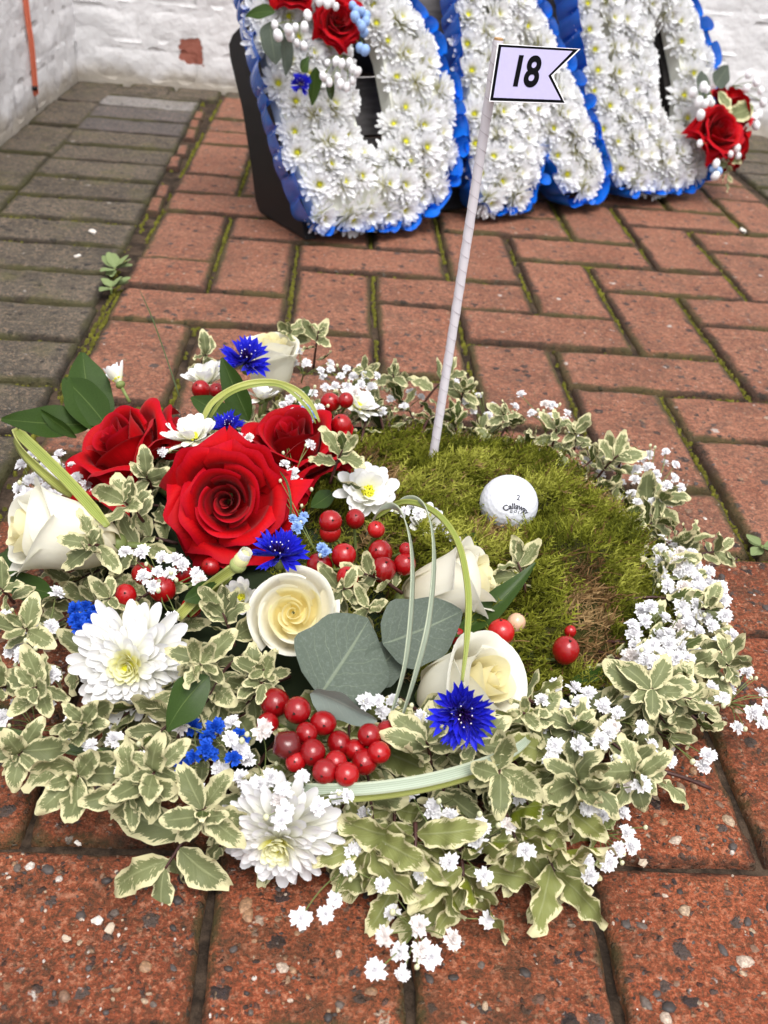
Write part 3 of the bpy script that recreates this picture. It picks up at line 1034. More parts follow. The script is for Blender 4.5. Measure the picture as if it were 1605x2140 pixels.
def floret_mesh(seed, mat, npet=24):
    r = random.Random(seed); parts = []
    for i in range(npet):
        f = i / (npet - 1)
        az = i * 2.4 + r.uniform(-.3, .3); el = R_(-5 + 80 * f + r.uniform(-12, 12)); ln = (1 - .45 * f) * r.uniform(.85, 1.1)
        Mx = Matrix.Rotation(az, 3, 'Z') @ Matrix.Rotation(-el, 3, 'Y') @ Matrix.Rotation(r.uniform(-.5, .5), 3, 'X')
        pts = [(.05, -.07, 0), (.05, .07, 0), (.60, -.32, .07), (.58, .0, -.05), (.60, .32, .07), (.98, -.26, .03), (.88, .0, .12), (.98, .26, .03)]
        V = [Mx @ (Vector(p) * ln) + Vector((0, 0, .18 * f)) for p in pts]
        parts.append((V, [(0, 2, 3), (0, 3, 1), (1, 3, 4), (2, 5, 6, 3), (3, 6, 7, 4)], None))
    parts.append((*sphere((0, 0, -.22), .2, 6, 4), None))
    V, Fc, _ = merge(parts)
    me_ = mesh('floret', V, Fc, False); me_.materials.append(mat)
    return me_


FLOR = [floret_mesh(k, M_GYP) for k in range(5)]
FLORP = [floret_mesh(20 + k, M_GYPPINK) for k in range(2)]
FLORB = [floret_mesh(40 + k, M_GYPBLUE) for k in range(3)]
FLORPB = [floret_mesh(60 + k, M_GYPPALE) for k in range(2)]
BUDM = mesh('bud', *sphere((0, 0, 0), 1, 7, 5, (.85, .85, 1.1))); BUDM.materials.append(M_BUD)
BUDW = mesh('white_bud', *sphere((0, 0, 0), 1, 9, 7, (.85, .85, 1.1))); BUDW.materials.append(M_GYP)
BUDB = mesh('blue_bud', *sphere((0, 0, 0), 1, 9, 7, (.9, .9, 1.05))); BUDB.materials.append(M_GYPPALE)


def gyp(label, pts, root, size=.0052, kind='white', seed=0, buds=3, group='sprigs of baby\'s breath', facing_n=None):
    """sprig of baby's breath: pts = floret positions; root = where its stalk leaves the base"""
    r = random.Random(seed)
    root = Vector(root)
    t = thing('gypsophila_sprig', label, 'gypsophila', Matrix.Translation(root), group)
    cen = sum((Vector(p) for p in pts), Vector()) / len(pts)
    fork = (root * .45 + cen * .55) - Vector((0, 0, .006)) - root
    tubes = [(*tube(spline([Vector((0, 0, 0)), fork * .5 + Vector((0, 0, .003)), fork], 3), .0006, 4), None)]
    for p in pts:
        p = Vector(p)
        lp = p - root
        if facing_n is not None: d = Vector(facing_n)
        else:
            d = (p - root); d.normalize(); d = (d * .5 + Vector((0, -.3, .8)))
        d = (d + Vector((r.uniform(-.45, .45), r.uniform(-.45, .45), r.uniform(-.3, .3)))).normalized()
        s = size * r.uniform(.82, 1.14)
        pool = {'white': FLOR + (FLORP if r.random() < .25 else []), 'blue': FLORB, 'pale': FLORPB}[kind]
        q = d.to_track_quat('Z', 'Y').to_matrix().to_4x4() @ Matrix.Rotation(r.uniform(0, 6), 4, 'Z')
        obj('floret', r.choice(pool), t, None, Matrix.Translation(lp) @ q @ Matrix.Scale(s, 4))
        tubes.append((*tube(spline([fork, (fork + lp) / 2 + Vector((r.uniform(-.003, .003), r.uniform(-.003, .003), .001)), lp - d * s * .3], 3), .00035, 4), None))
    for k in range(buds):
        p = Vector(r.choice(pts)); lp = p - root + Vector((r.uniform(-1, 1), r.uniform(-1, 1), r.uniform(-.3, 1))) * size * 1.8
        obj('bud', BUDM, t, None, Matrix.Translation(lp) @ Matrix.Scale(size * r.uniform(.24, .36), 4))
        tubes.append((*tube(spline([fork, (fork + lp) / 2 + Vector((0, 0, .002)), lp], 3), .0003, 4), None))
    V, Fc, _ = merge(tubes)
    obj('stem', mesh('stem', V, Fc), t, M_STEM)
    return t


# ---- leaves
def leaf_mesh(shape, curl, fold, wave, wn, seed, mat, n=12, half=4):
    r = random.Random(seed); ph = r.uniform(0, 6); ph2 = r.uniform(0, 6); side = r.uniform(-.12, .12)

    def hw(u):
        if shape == 'pitto': w = .05 * smooth01(u / .06) + .178 * max(0, math.sin(math.pi * min(1, max(0, (u - .05) / .95)) ** .86)) ** .85
        elif shape == 'lance': w = .015 + .165 * max(0, math.sin(math.pi * u ** .8)) ** 1.0
        elif shape == 'round': w = .02 + .44 * max(0, math.sin(math.pi * min(1, u) ** .72)) ** .72
        return max(w, .004)

    def f(a, b):
        u = b; s = a * 2 - 1
        w = hw(u)
        amp = wave * abs(s) ** 1.6
        z = amp * math.sin(2 * math.pi * wn * u + (ph if s > 0 else ph2)) * min(1, 4 * u) - fold * w * (1 - abs(s)) - .3 * fold * w
        wj = 1 + .07 * math.sin(2 * math.pi * wn * 1.7 * u + ph2 + (1 if s > 0 else 3))
        y = w * s * wj + side * u * u
        ang = curl * u
        x = math.sin(ang) / curl if abs(curl) > 1e-3 else u
        zz = -(1 - math.cos(ang)) / curl if abs(curl) > 1e-3 else 0
        nx_, nz_ = math.sin(ang), math.cos(ang)
        return (x + nx_ * z, y, zz + nz_ * z)

    V, Fc, UV = grid(half, n, f)
    me_ = mesh(shape + '_leaf', V, Fc, True, [(b, a) for a, b in UV])
    me_.materials.append(mat)
    return me_


PIT = [leaf_mesh('pitto', c, fo, w, wn, k, M_PITTO) for k, (c, fo, w, wn) in enumerate([(.5, .25, .05, 2.3), (.9, .35, .065, 2.6), (-.3, .2, .045, 2.0), (1.3, .3, .07, 2.8), (.2, .55, .045, 1.7), (-.8, .3, .055, 2.4), (.7, -.3, .07, 2.1), (1.7, .4, .045, 2.0)])]
PITY = [leaf_mesh('pitto', c, fo, w, wn, 30 + k, M_PITTOY, 16) for k, (c, fo, w, wn) in enumerate([(.5, .35, .075, 3.0), (.9, .3, .07, 3.3), (.2, .4, .065, 2.6), (1.2, .3, .075, 3.1)])]
RUS = [leaf_mesh('lance', c, .3, .01, 1, 60 + k, M_RUSC) for k, c in enumerate((.3, .7, -.3, 1.0))]
EUC = [leaf_mesh('round', c, fo, .015, 1.2, 80 + k, M_EUC, 14, 8) for k, (c, fo) in enumerate(((.3, .12), (.6, .2), (-.3, .1)))]
EUCB = leaf_mesh('round', .7, .25, .03, 1.3, 90, M_EUCBACK, 14, 8)
WEEDL = [leaf_mesh('pitto', .5, .2, .02, 1, 95 + k, M_WEED, 8) for k in range(2)]


def place_leaf(parent, me_, base, tip, zhint, width=1.0, org=Vector((0, 0, 0)), name='leaf'):
    base, tip = Vector(base), Vector(tip)
    d = tip - base
    Mx = Matrix.Translation(base - org) @ frame(d, zhint) @ Matrix.Diagonal((d.length, d.length * width, d.length, 1))
    return obj(name, me_, parent, None, Mx)


def sprig(label, base, tip, n, size, pool, seed, group, zhint=(0, 0, 1), crown=.45, name='variegated_sprig', stemmat=None, cat='foliage', lift=.0, wid=1.0):
    """leafy shoot: stem from base to tip, leaves whorled, denser at the tip"""
    r = random.Random(seed)
    base, tip = Vector(base), Vector(tip)
    t = thing(name, label, cat, Matrix.Translation(base), group)
    mid = (base + tip) / 2 + Vector((0, 0, .25 * (tip - base).length * lift))
    path = [p - base for p in spline([base, mid, tip], 5)]
    V, Fc = tube(path, [.0013 - .0007 * i / len(path) for i in range(len(path))], 5)
    obj('stem', mesh('stem', V, Fc), t, stemmat or M_BROWNSTEM)
    d = (tip - base).normalized(); z0 = Vector(zhint).normalized()
    for k in range(n):
        f = k / max(1, n - 1)
        u = 1 - (1 - f) ** 1 * (1 - crown * .2) if False else (.28 + .72 * f ** .6)
        p = path[min(len(path) - 1, int(u * (len(path) - 1)))]
        az = k * 2.4 + r.uniform(-.4, .4)
        sd = d.cross(z0).normalized(); up = sd.cross(d)
        rad = sd * math.cos(az) + up * math.sin(az) * .75 + z0 * .15
        spread = R_(78 - 46 * f + r.uniform(-10, 10))
        ld = (d * math.cos(spread) + rad * math.sin(spread)).normalized()
        s = size * r.uniform(.62, 1.2) * (1 - .25 * f * f)
        nh = (z0 * .9 + d * .35 - rad * .25 + Vector((r.uniform(-.6, .6), r.uniform(-.6, .6), r.uniform(-.2, .3))))
        Mx = Matrix.Translation(p) @ frame(ld, nh) @ Matrix.Rotation(r.uniform(-.55, .55), 4, 'X') @ Matrix.Rotation(r.uniform(-.25, .35), 4, 'Y') @ Matrix.Diagonal((s, s * r.uniform(.9, 1.15) * wid, s, 1))
        obj('leaf', r.choice(pool), t, None, Mx)
    return t


def blade(label, pts, width, mat, normal, cup=.12, group=None, name='grass_blade', n=8, thick=.0007, taper=True, cat='grass blade'):
    path = spline([Vector(p) for p in pts], n)
    k = len(path)
    w = [width * (1 if not taper else min(1, .35 + 3 * (1 - i / (k - 1)), .55 + 5 * i / (k - 1))) for i in range(k)]
    o = path[0].copy()
    V, Fc, UV = strip([p - o for p in path], w, normal, thick, cup)
    ob = obj(name, mesh(name, V, Fc, True, UV), None, mat, Matrix.Translation(o))
    return tag(ob, label, cat, group)


# ------------------------------------------------------------------ the three flower letters on their stand
LA, LL = R_(32), R_(28)
LE = Vector((math.cos(LA), math.sin(LA), 0))
LB = Vector((-math.sin(LA), math.cos(LA), 0))
LU = LB * math.sin(LL) + Vector((0, 0, 1)) * math.cos(LL)
LN = LE.cross(LU)
LP0 = Vector((-.189, .295, .012))
LM = Matrix((LE, LU, LN)).transposed().to_4x4()      # local x along the word, y up the letter, z to the front


def lpt(s, h, o=0): return LP0 + LE * s + LU * h + LN * o


def inside(p, poly):
    c = False; n = len(poly)
    for i in range(n):
        a, b = poly[i], poly[(i + 1) % n]
        if (a[1] > p[1]) != (b[1] > p[1]) and p[0] < (b[0] - a[0]) * (p[1] - a[1]) / (b[1] - a[1]) + a[0]: c = not c
    return c


def edge_near(p, polys):
    best = (9, None)
    for poly in polys:
        for i in range(len(poly)):
            a, b = Vector(poly[i]), Vector(poly[(i + 1) % len(poly)])
            t = max(0, min(1, (Vector(p) - a).dot(b - a) / (b - a).length_squared)); q = a + (b - a) * t
            d = (Vector(p) - q).length
            if d < best[0]: best = (d, q)
    return best


def closed(pts, n=4, keep=()):
    """smooth closed loop"""
    P = [Vector(p) for p in pts]; N = len(P); out = []
    for k in range(N):
        a, b, c, d = P[k - 1], P[k], P[(k + 1) % N], P[(k + 2) % N]
        for i in range(n):
            t = i / n
            q = .5 * ((2 * b) + (c - a) * t * .6 + (-(c - a) * .6 * 2 - (d - b) * .6 + 6 * (c - b)) * t * t * 1.0 + ((c - a) * .6 + (d - b) * .6 - 4 * (c - b)) * t ** 3)
            out.append((q.x, q.y))
    return out


def extrude_poly(outer, holes, z0, z1):
    cu = bpy.data.curves.new('outline', 'CURVE'); cu.dimensions = '2D'; cu.fill_mode = 'BOTH'; cu.extrude = (z1 - z0) / 2
    for loop in [outer] + holes:
        sp = cu.splines.new('POLY'); sp.points.add(len(loop) - 1); sp.use_cyclic_u = True
        for p, c in zip(sp.points, loop): p.co = (c[0], c[1], 0, 1)
    tmp = bpy.data.objects.new('outline', cu); COL.objects.link(tmp)
    bpy.context.view_layer.update()
    me_ = bpy.data.meshes.new_from_object(tmp.evaluated_get(bpy.context.evaluated_depsgraph_get()))
    bpy.data.objects.remove(tmp); bpy.data.curves.remove(cu)
    for v in me_.vertices: v.co.z += (z0 + z1) / 2
    return me_


def bloom_mesh(seed):
    r = random.Random(seed); parts = []
    n = 64
    for i in range(n):
        f = i / (n - 1)
        az = i * 2.39996 + r.uniform(-.15, .15); el = R_(2 + 56 * f + r.uniform(-7, 7)); ln = (1 - .5 * f) * r.uniform(.9, 1.06)
        V, Fc, UV = strap_petal(ln, .115, .35, 4, cup=.4)
        Mx = Matrix.Rotation(az, 4, 'Z') @ Matrix.Translation((.08, 0, -.2 + .24 * f)) @ Matrix.Rotation(-el, 4, 'Y') @ Matrix.Rotation(r.uniform(-.3, .3), 4, 'X')
        parts.append(([Mx @ Vector(v) for v in V], Fc, UV))
    V, Fc, UV = merge(parts)
    me_ = mesh('bloom', V, Fc, True, UV); me_.materials.append(M_CHRYSB)
    return me_


M_CHRYSB = petal_mat('letter_chrysanthemum_petal', (.78, .76, .36), (.90, .90, .92), None, .5, .35, vein=.02, span=(.0, .5))
BLOOM = [bloom_mesh(k) for k in range(4)]
_b = [(*sphere((.09 * math.sqrt(i / 14) * math.cos(i * 2.4), .11 * math.sqrt(i / 14) * math.sin(i * 2.4), .14), .045, 5, 4), None) for i in range(14)]
EYE = mesh('bloom_centre', *merge(_b)[:2]); EYE.materials.append(M_CHRYSEYE)


def ribbon_mesh(loop, seed, inward=False):
    """pleated satin frill round the letter's edge"""
    r = random.Random(seed)
    P = [Vector((p[0], p[1], 0)) for p in loop]; N = len(P)
    L = [0]
    for i in range(N): L.append(L[-1] + (P[(i + 1) % N] - P[i]).length)
    tot = L[-1]; area = sum(P[i].x * P[(i + 1) % N].y - P[(i + 1) % N].x * P[i].y for i in range(N))
    sg = 1 if area > 0 else -1
    if inward: sg = -sg
    V, Fc = [], []
    cols = 7; sub = 9
    pleats = []; d0 = 0.0
    while d0 < tot - .012:                         # uneven box pleats, each a soft loop
        w_ = r.uniform(.017, .034); pleats.append((d0, min(w_, tot - d0), r.uniform(.007, .019), r.uniform(-.55, .55), r.uniform(-.010, .012), r.uniform(-.3, .3))); d0 += w_
    rows = []
    for d0, w_, amp, skew, lift_, tw in pleats:
        for q_ in range(sub):
            t_ = q_ / (sub - 1) * .96
            rows.append((d0 + w_ * t_, t_, w_, amp, skew, lift_, tw))
    for d, t_, w_, amp, skew, lift_, tw in rows:
        d = min(d, tot - 1e-6); k = max(i_ for i_ in range(N) if L[i_] <= d)
        a, b = P[k], P[(k + 1) % N]
        p = a + (b - a) * ((d - L[k]) / max(1e-9, L[k + 1] - L[k]))
        tg = (b - a).normalized(); nr = Vector((tg.y, -tg.x, 0)) * sg
        lobe = max(0, math.sin(math.pi * t_ / .96)) ** .7
        for c in range(cols):
            q = c / (cols - 1)
            crease = .0012 * math.sin(9 * t_ + 5 * q + skew * 9) * q
            out = .004 + .013 * q + amp * lobe * (.25 + .75 * q) * (1 - .25 * q * q) + crease
            along = (t_ - .48) * w_ * (.9 * q * lobe) + skew * .012 * q * lobe
            z = -.034 + .060 * q + lift_ * q * lobe + tw * .012 * (t_ - .5) * q
            V.append(p + nr * out + tg * along + Vector((0, 0, z)))
    nr_ = len(rows)
    for q_ in range(nr_):
        for c in range(cols - 1):
            a, b = q_ * cols + c, ((q_ + 1) % nr_) * cols + c
            Fc.append((a, b, b + 1, a + 1))
    return mesh('ribbon_edging', V, Fc)


D1_OUT = [(.014, .022), (-.004, .10), (-.012, .20), (-.018, .375), (.08, .38), (.165, .35), (.228, .27), (.255, .18), (.253, .10), (.218, .045), (.16, .018), (.08, .015)]
D1_HOLE = [(.100, .28), (.098, .18), (.104, .105), (.122, .09), (.150, .10), (.164, .16), (.163, .22), (.150, .285)]
A_OUT = [(.302, .018), (.303, .145), (.335, .385), (.40, .385), (.462, .26), (.510, .14), (.535, .04), (.530, .018), (.468, .018), (.452, .06), (.424, .105), (.395, .06), (.378, .018)]
A_HOLE = [(.395, .18), (.40, .24), (.412, .25), (.424, .215), (.425, .18)]
D2_OUT = [(.592, .022), (.568, .07), (.556, .2), (.552, .385), (.65, .385), (.745, .36), (.80, .29), (.826, .2), (.80, .08), (.765, .02), (.68, .016)]
D2_HOLE = [(.692, .285), (.690, .18), (.694, .105), (.715, .09), (.745, .11), (.764, .18), (.755, .27)]


def letter(name, label, outer, holes, seed, front=.044, rad=.0295):
    r = random.Random(seed)
    cx = sum(p[0] for p in outer) / len(outer)
    org = lpt(cx, 0)
    T = thing(name, label, 'flower letter', Matrix.Translation(org) @ LM, 'letters spelling the word in white flowers')
    sh = lambda loop: [(p[0] - cx, p[1]) for p in loop]
    O, Hs = sh(outer), [sh(h) for h in holes]
    me_ = extrude_poly(O, Hs, -.010, .016); me_.materials.append(M_FOAMW)
    obj('foam_base', me_, T)
    # denser outline for the ribbon
    def dense(loop, ds=.004):
        out = []
        for i in range(len(loop)):
            a, b = Vector(loop[i]), Vector(loop[(i + 1) % len(loop)])
            n = max(1, int((b - a).length / ds))
            for k in range(n): out.append(tuple(a + (b - a) * k / n))
        # round the corners
        for _ in range(6):
            out = [((out[i - 1][0] + 2 * out[i][0] + out[(i + 1) % len(out)][0]) / 4, (out[i - 1][1] + 2 * out[i][1] + out[(i + 1) % len(out)][1]) / 4) for i in range(len(out))]
        return out
    obj('ribbon_edging', ribbon_mesh(dense(O), seed), T, M_RIB)
    pts = []
    sp = .0250
    tries = 0
    while tries < 9000:
        tries += 1
        p = (r.uniform(min(q[0] for q in O), max(q[0] for q in O)), r.uniform(0, .385))
        if not inside(p, O) or any(inside(p, h) for h in Hs): continue
        d, q = edge_near(p, [O] + Hs)
        if edge_near(p, [O])[0] < .003 or edge_near(p, Hs)[0] < .009: continue
        if all((p[0] - o[0]) ** 2 + (p[1] - o[1]) ** 2 > sp * sp for o in pts): pts.append(p)
    for p in pts:
        d, q = edge_near(p, [O] + Hs)
        v = Vector((p[0] - q[0], p[1] - q[1], 0)); v = v.normalized() if v.length > 1e-6 else Vector((0, 1, 0))
        tilt = max(0, 1 - d / .04)
        nrm = (Vector((0, 0, 1)) - v * tilt * .75 + Vector((r.uniform(-.15, .15), r.uniform(-.15, .15), 0))).normalized()
        z = front - .012 - .018 * tilt + r.uniform(-.004, .004)
        pos = Vector((p[0], p[1], z)) - v * tilt * .006
        b = obj('chrysanthemum', r.choice(BLOOM), T, None, Matrix.Translation(pos) @ nrm.to_track_quat('Z', 'Y').to_matrix().to_4x4() @ Matrix.Rotation(r.uniform(0, 6), 4, 'Z') @ Matrix.Scale(rad * r.uniform(.88, 1.1), 4))
        obj('flower_centre', EYE, b)
    return T


M_FOAMW = plain('flower_backing', (.74, .74, .66), .9)
letter('floral_letter', 'white chrysanthemum letter D with red roses at its top, first of three', D1_OUT, [D1_HOLE], 5)
letter('floral_letter', 'white chrysanthemum letter A behind the number flag', A_OUT, [A_HOLE], 6)
letter('floral_letter', 'white chrysanthemum letter D with red roses on its outer curve', D2_OUT, [D2_HOLE], 7)

# stand that carries the letters
st = thing('letter_stand', 'black stand with grey boards propping the flower letters', 'stand', Matrix.Translation(lpt(0, 0)) @ LM)


def side_panel(s0, name='side_panel'):
    """black end plate behind the letters, leaning with them and standing on the paving"""
    pr = [(-.012, -.004), (-.13, .058), (-.136, .075), (-.128, .12), (-.120, .20), (-.126, .27), (-.122, .288), (-.105, .295), (-.012, .30)]
    V = [(s0 + .016 * k, h, o) for k in (0, 1) for o, h in pr]
    n = len(pr)
    Fc = [tuple(range(n)), tuple(range(2 * n - 1, n - 1, -1))] + [(k, n + k, n + (k + 1) % n, (k + 1) % n) for k in range(n)]
    obj(name, mesh(name, V, Fc, False), st, M_BLACK)


for s0 in (.004, .40, .75): side_panel(s0)


def lbox(name, s0, s1, h0, h1, z0, z1, mat):
    V = [(s, h, z) for z in (z0, z1) for h in (h0, h1) for s in (s0, s1)]
    Fc = [(0, 2, 3, 1), (4, 5, 7, 6), (0, 1, 5, 4), (2, 6, 7, 3), (0, 4, 6, 2), (1, 3, 7, 5)]
    me_ = mesh(name, V, Fc, False)
    return obj(name, me_, st, mat)


lbox('rail', .03, .79, .225, .262, -.075, -.055, M_BLACK)
lbox('rail', .03, .79, .02, .05, -.075, -.055, M_BLACK)
for k, (h0, h1) in enumerate(((.268, .385), (.055, .137), (.141, .222))):
    lbox('board', .02, .60 if k == 0 else .80, h0, h1, -.085, -.068, M_GWOOD)

# roses and trimmings on the first letter
RM = (M_ROSE, M_ROSEIN)
fl = (LN * .8 + Vector((-.25, -.45, .25))).normalized()
c = lpt(.067, .253, .075)
build_rose('red_rose', 'red rose lowest in the spray on the first flower letter', c, .033, (fl + CR * .1).normalized(), 'red', 31, RM, 1.0, 'red roses on the flower letters')
c = lpt(.012, .305, .07)
build_rose('red_rose', 'red rose cut by the top edge above the letter D spray', c, .034, (fl + CU * .2 - CR * .2).normalized(), 'red', 32, RM, 2.0, 'red roses on the flower letters')
c = lpt(.10, .325, .055)
build_rose('red_rose', 'dark red rose peeping out behind the letter D spray', c, .03, (fl + CU * .4 + CR * .3).normalized(), 'red', 33, RM, .4, 'red roses on the flower letters')


def buds_spray(label, pts, root, mesh_, size, seed):
    r = random.Random(seed)
    t = thing('bud_spray', label, 'gypsophila', Matrix.Translation(root), 'sprays of round buds on the letters')
    tb = []
    for p in pts:
        lp = Vector(p) - root
        obj('bud', mesh_, t, None, Matrix.Translation(lp) @ Vector((r.uniform(-.4, .4), r.uniform(-.4, .4), 1)).to_track_quat('Z', 'Y').to_matrix().to_4x4() @ Matrix.Scale(size * r.uniform(.75, 1.15), 4))
        tb.append((*tube(spline([Vector((0, 0, 0)), lp * .5 + Vector((r.uniform(-.004, .004), 0, .002)), lp], 3), .0006, 4), None))
    obj('stem', mesh('stem', *merge(tb)[:2]), t, M_STEM)


def lp_px(x, y, o):
    """point over the letters' face, o in front of it, under a photograph pixel"""
    d = FW + CR * ((x - 802.5) / F_PX) + CU * ((1070 - y) / F_PX)
    P = LP0 + LN * o
    return CAM + d * ((P - CAM).dot(LN) / d.dot(LN))


buds_spray('white round buds left of the lowest rose on the first letter', [lp_px(x, y, .085 + .01 * (k % 3)) for k, (x, y) in enumerate(((643, 32), (636, 56), (603, 62), (617, 58), (606, 74), (581, 74), (620, 90), (574, 52), (635, 96)))], lpt(.03, .26, .04), BUDW, .0062, 1)
buds_spray('white round buds under the lowest rose on the first letter', [lp_px(x, y, .085 + .01 * (k % 3)) for k, (x, y) in enumerate(((684, 131), (702, 128), (714, 133), (730, 132), (737, 144), (675, 160), (688, 172), (706, 160), (711, 175), (725, 182), (738, 168), (747, 150)))], lpt(.085, .22, .04), BUDW, .0058, 2)
buds_spray('white round buds at the top between the letter D roses', [lp_px(x, y, .09) for x, y in ((683, 8), (702, 14), (690, 2), (668, 2))], lpt(.06, .29, .04), BUDW, .0065, 3)
buds_spray('blue round buds right of the rose on the first letter', [lp_px(x, y, .085 + .008 * (k % 2)) for k, (x, y) in enumerate(((737, 12), (742, 35), (755, 25), (750, 47), (764, 45), (756, 55), (761, 68), (745, 22), (766, 33), (763, 105), (752, 100)))], lpt(.10, .27, .04), BUDB, .0065, 4)
c = lp_px(628, 178, .075); build_corn('small violet cornflower on the first flower letter', c, .0165, fl, 41, 13)


def lone_leaf(name, label, me_, base, tip, zh, width=1.0, cat='leaf', group=None):
    base, tip = Vector(base), Vector(tip); d = tip - base
    o = obj(name, me_, None, None, Matrix.Translation(base) @ frame(d, zh) @ Matrix.Diagonal((d.length, d.length * width, d.length, 1)))
    return tag(o, label, cat, group)


lone_leaf('eucalyptus_leaf', 'round grey-green leaf lying on the first letter beside the roses', EUC[0], lp_px(565, 45, .07), lp_px(580, 135, .06), LN, .8)
lone_leaf('eucalyptus_leaf', 'narrow grey-green leaf hanging from the letter D spray', EUC[1], lp_px(597, 75, .085), lp_px(618, 162, .07), LN + CR * .7, .62)
for k, (a, b, lb) in enumerate((((660, 140), (662, 222), 'green leaf pointing straight down under the letter D rose'), ((685, 165), (705, 218), 'small green leaf under the letter D bud cluster'), ((630, 150), (645, 128), 'short green leaf tucked under the letter D rose'), ((575, 25), (505, 8), 'green leaf reaching past the top of the blue frill'))):
    lone_leaf('green_leaf', lb, RUS[k], lp_px(*a, .08), lp_px(*b, .065), LN, 1.25)

# roses and trimmings on the last letter
c = lp_px(1512, 268, .085)
build_rose('red_rose', 'red rose low on the outer curve of the last letter', c, .046, (-FW * .85 + CR * .25 + CU * .1).normalized(), 'red', 34, RM, .3, 'red roses on the flower letters')
c = lp_px(1543, 205, .06)
build_rose('red_rose', 'half hidden red rose above the low rose on the last letter', c, .040, (-FW * .2 + CR * .6 + CU * .7).normalized(), 'red', 35, RM, .9, 'red roses on the flower letters')
c = lp_px(1553, 300, .055)
build_rose('red_rose', 'red rose facing outward beyond the last letter', c, .042, (CR * .9 - CU * .1 - FW * .1).normalized(), 'red', 36, RM, .9, 'red roses on the flower letters')
lone_leaf('eucalyptus_leaf', 'round grey-green leaf above the roses of the last letter', EUC[0], lp_px(1495, 180, .06), lp_px(1528, 138, .08), LN, 1.0)
lone_leaf('eucalyptus_leaf', 'small round grey-green leaf left of the last letter roses', EUC[2], lp_px(1485, 190, .06), lp_px(1445, 168, .07), LN, .9)
lone_leaf('variegated_leaf', 'cream-edged leaf between the two roses of the last letter', PIT[2], lp_px(1502, 190, .09), lp_px(1528, 228, .10), LN, 1.5)
lone_leaf('variegated_leaf', 'cream-edged leaf right of the last letter roses', PIT[0], lp_px(1575, 222, .09), lp_px(1538, 240, .10), LN, 1.2)
buds_spray('white round buds above and left of the last letter roses', [lp_px(x, y, .09) for x, y in ((1470, 181), (1478, 187), (1460, 212), (1474, 217), (1483, 208), (1447, 193), (1488, 216), (1464, 240))], lpt(.79, .16, .04), BUDW, .0075, 5)
buds_spray('white round buds right of the last letter roses', [lp_px(x, y, .06) for x, y in ((1565, 155), (1580, 172), (1590, 190), (1560, 185), (1585, 240), (1575, 248), (1580, 262), (1595, 215))], lpt(.87, .16, .03), BUDW, .0078, 6)
buds_spray('white buds under the low rose of the last letter', [lp_px(x, y, .09) for x, y in ((1540, 310), (1543, 326), (1527, 322), (1462, 300), (1497, 342), (1495, 368))], lpt(.81, .06, .04), BUDW, .0072, 7)
buds_spray('blue buds low on the last letter', [lp_px(x, y, .08) for x, y in ((1497, 350), (1502, 358), (1489, 354))], lpt(.80, .04, .04), BUDB, .0062, 8)
sprig('small variegated sprig hanging under the last letter roses', lpt(.80, .075, .06), lp_px(1520, 375, .07), 8, .026, PIT, 77, 'variegated sprigs on the letters', LN)

# ------------------------------------------------------------------ the golf tribute: base and moss
TC = Vector((-.105, -.470, 0)); TR = .200


def foam_f(a, b):
    ang = a * 2 * math.pi; q = b
    rr = TR * (min(1, q * 1.25)) * (1 + .03 * noise.noise(Vector((math.cos(ang) * 2, math.sin(ang) * 2, 1))))
    z = .036 - .010 * min(1, q * 1.25) ** 2 if q <= .8 else .026 * (1 - (q - .8) / .2)
    return (rr * math.cos(ang), rr * math.sin(ang), z + .003 + .003 * noise.noise(Vector((rr * 60 * math.cos(ang), rr * 60 * math.sin(ang), 2))))


V, Fc, _ = grid(48, 20, foam_f)
tag(obj('foam_base', mesh('foam_base', V, Fc), None, M_FOAM, Matrix.Translation(TC)), 'dark round foam base under the golf tribute flowers', 'foam base')

MC = Vector((-.040, -.442)); MRX, MRY = .152, .168


def moss_h(x, y):
    d = ((x - MC.x) / MRX) ** 2 + ((y - MC.y) / MRY) ** 2
    h = .055 * max(0, 1 - d ** 2.0) + .017 * noise.noise(Vector((x * 20, y * 20, 4))) + .004 * noise.noise(Vector((x * 60, y * 60, 7)))
    h -= .021 * math.exp(-((x + .017) ** 2 + (y + .446) ** 2) / .027 ** 2)
    return max(h, .033 if ((x - TC.x) ** 2 + (y - TC.y) ** 2) < (.96 * TR) ** 2 else .004)


def moss_f(a, b):
    ang = a * 2 * math.pi
    x, y = MC.x + MRX * b * math.cos(ang), MC.y + MRY * b * math.sin(ang)
    return (x, y, moss_h(x, y))


M_MOSSB = NT('moss_ground'); _p = M_MOSSB.pos()
M_MOSSB = M_MOSSB.surf(M_MOSSB.ramp(M_MOSSB.noise(_p, 80, 5, .7), [(.3, (.018, .016, .006)), (.55, (.05, .05, .012)), (.75, (.085, .075, .02))]), .95, .1, bump=M_MOSSB.noise(_p, 600, 4, .7), bstr=1, bdist=.003)
M_MOSS = mk_moss('moss_strands', (.075, .086, .009), (.205, .218, .02), (.41, .41, .075))
M_MOSSBR = mk_moss('dry_moss_strands', (.10, .055, .022), (.22, .125, .05), (.36, .24, .11))
V, Fc, _ = grid(56, 24, moss_f)
moss = tag(obj('moss_mound', mesh('moss_mound', V, Fc), None, M_MOSSB), 'green moss putting green holding the golf ball and flag', 'moss', None, 'stuff')


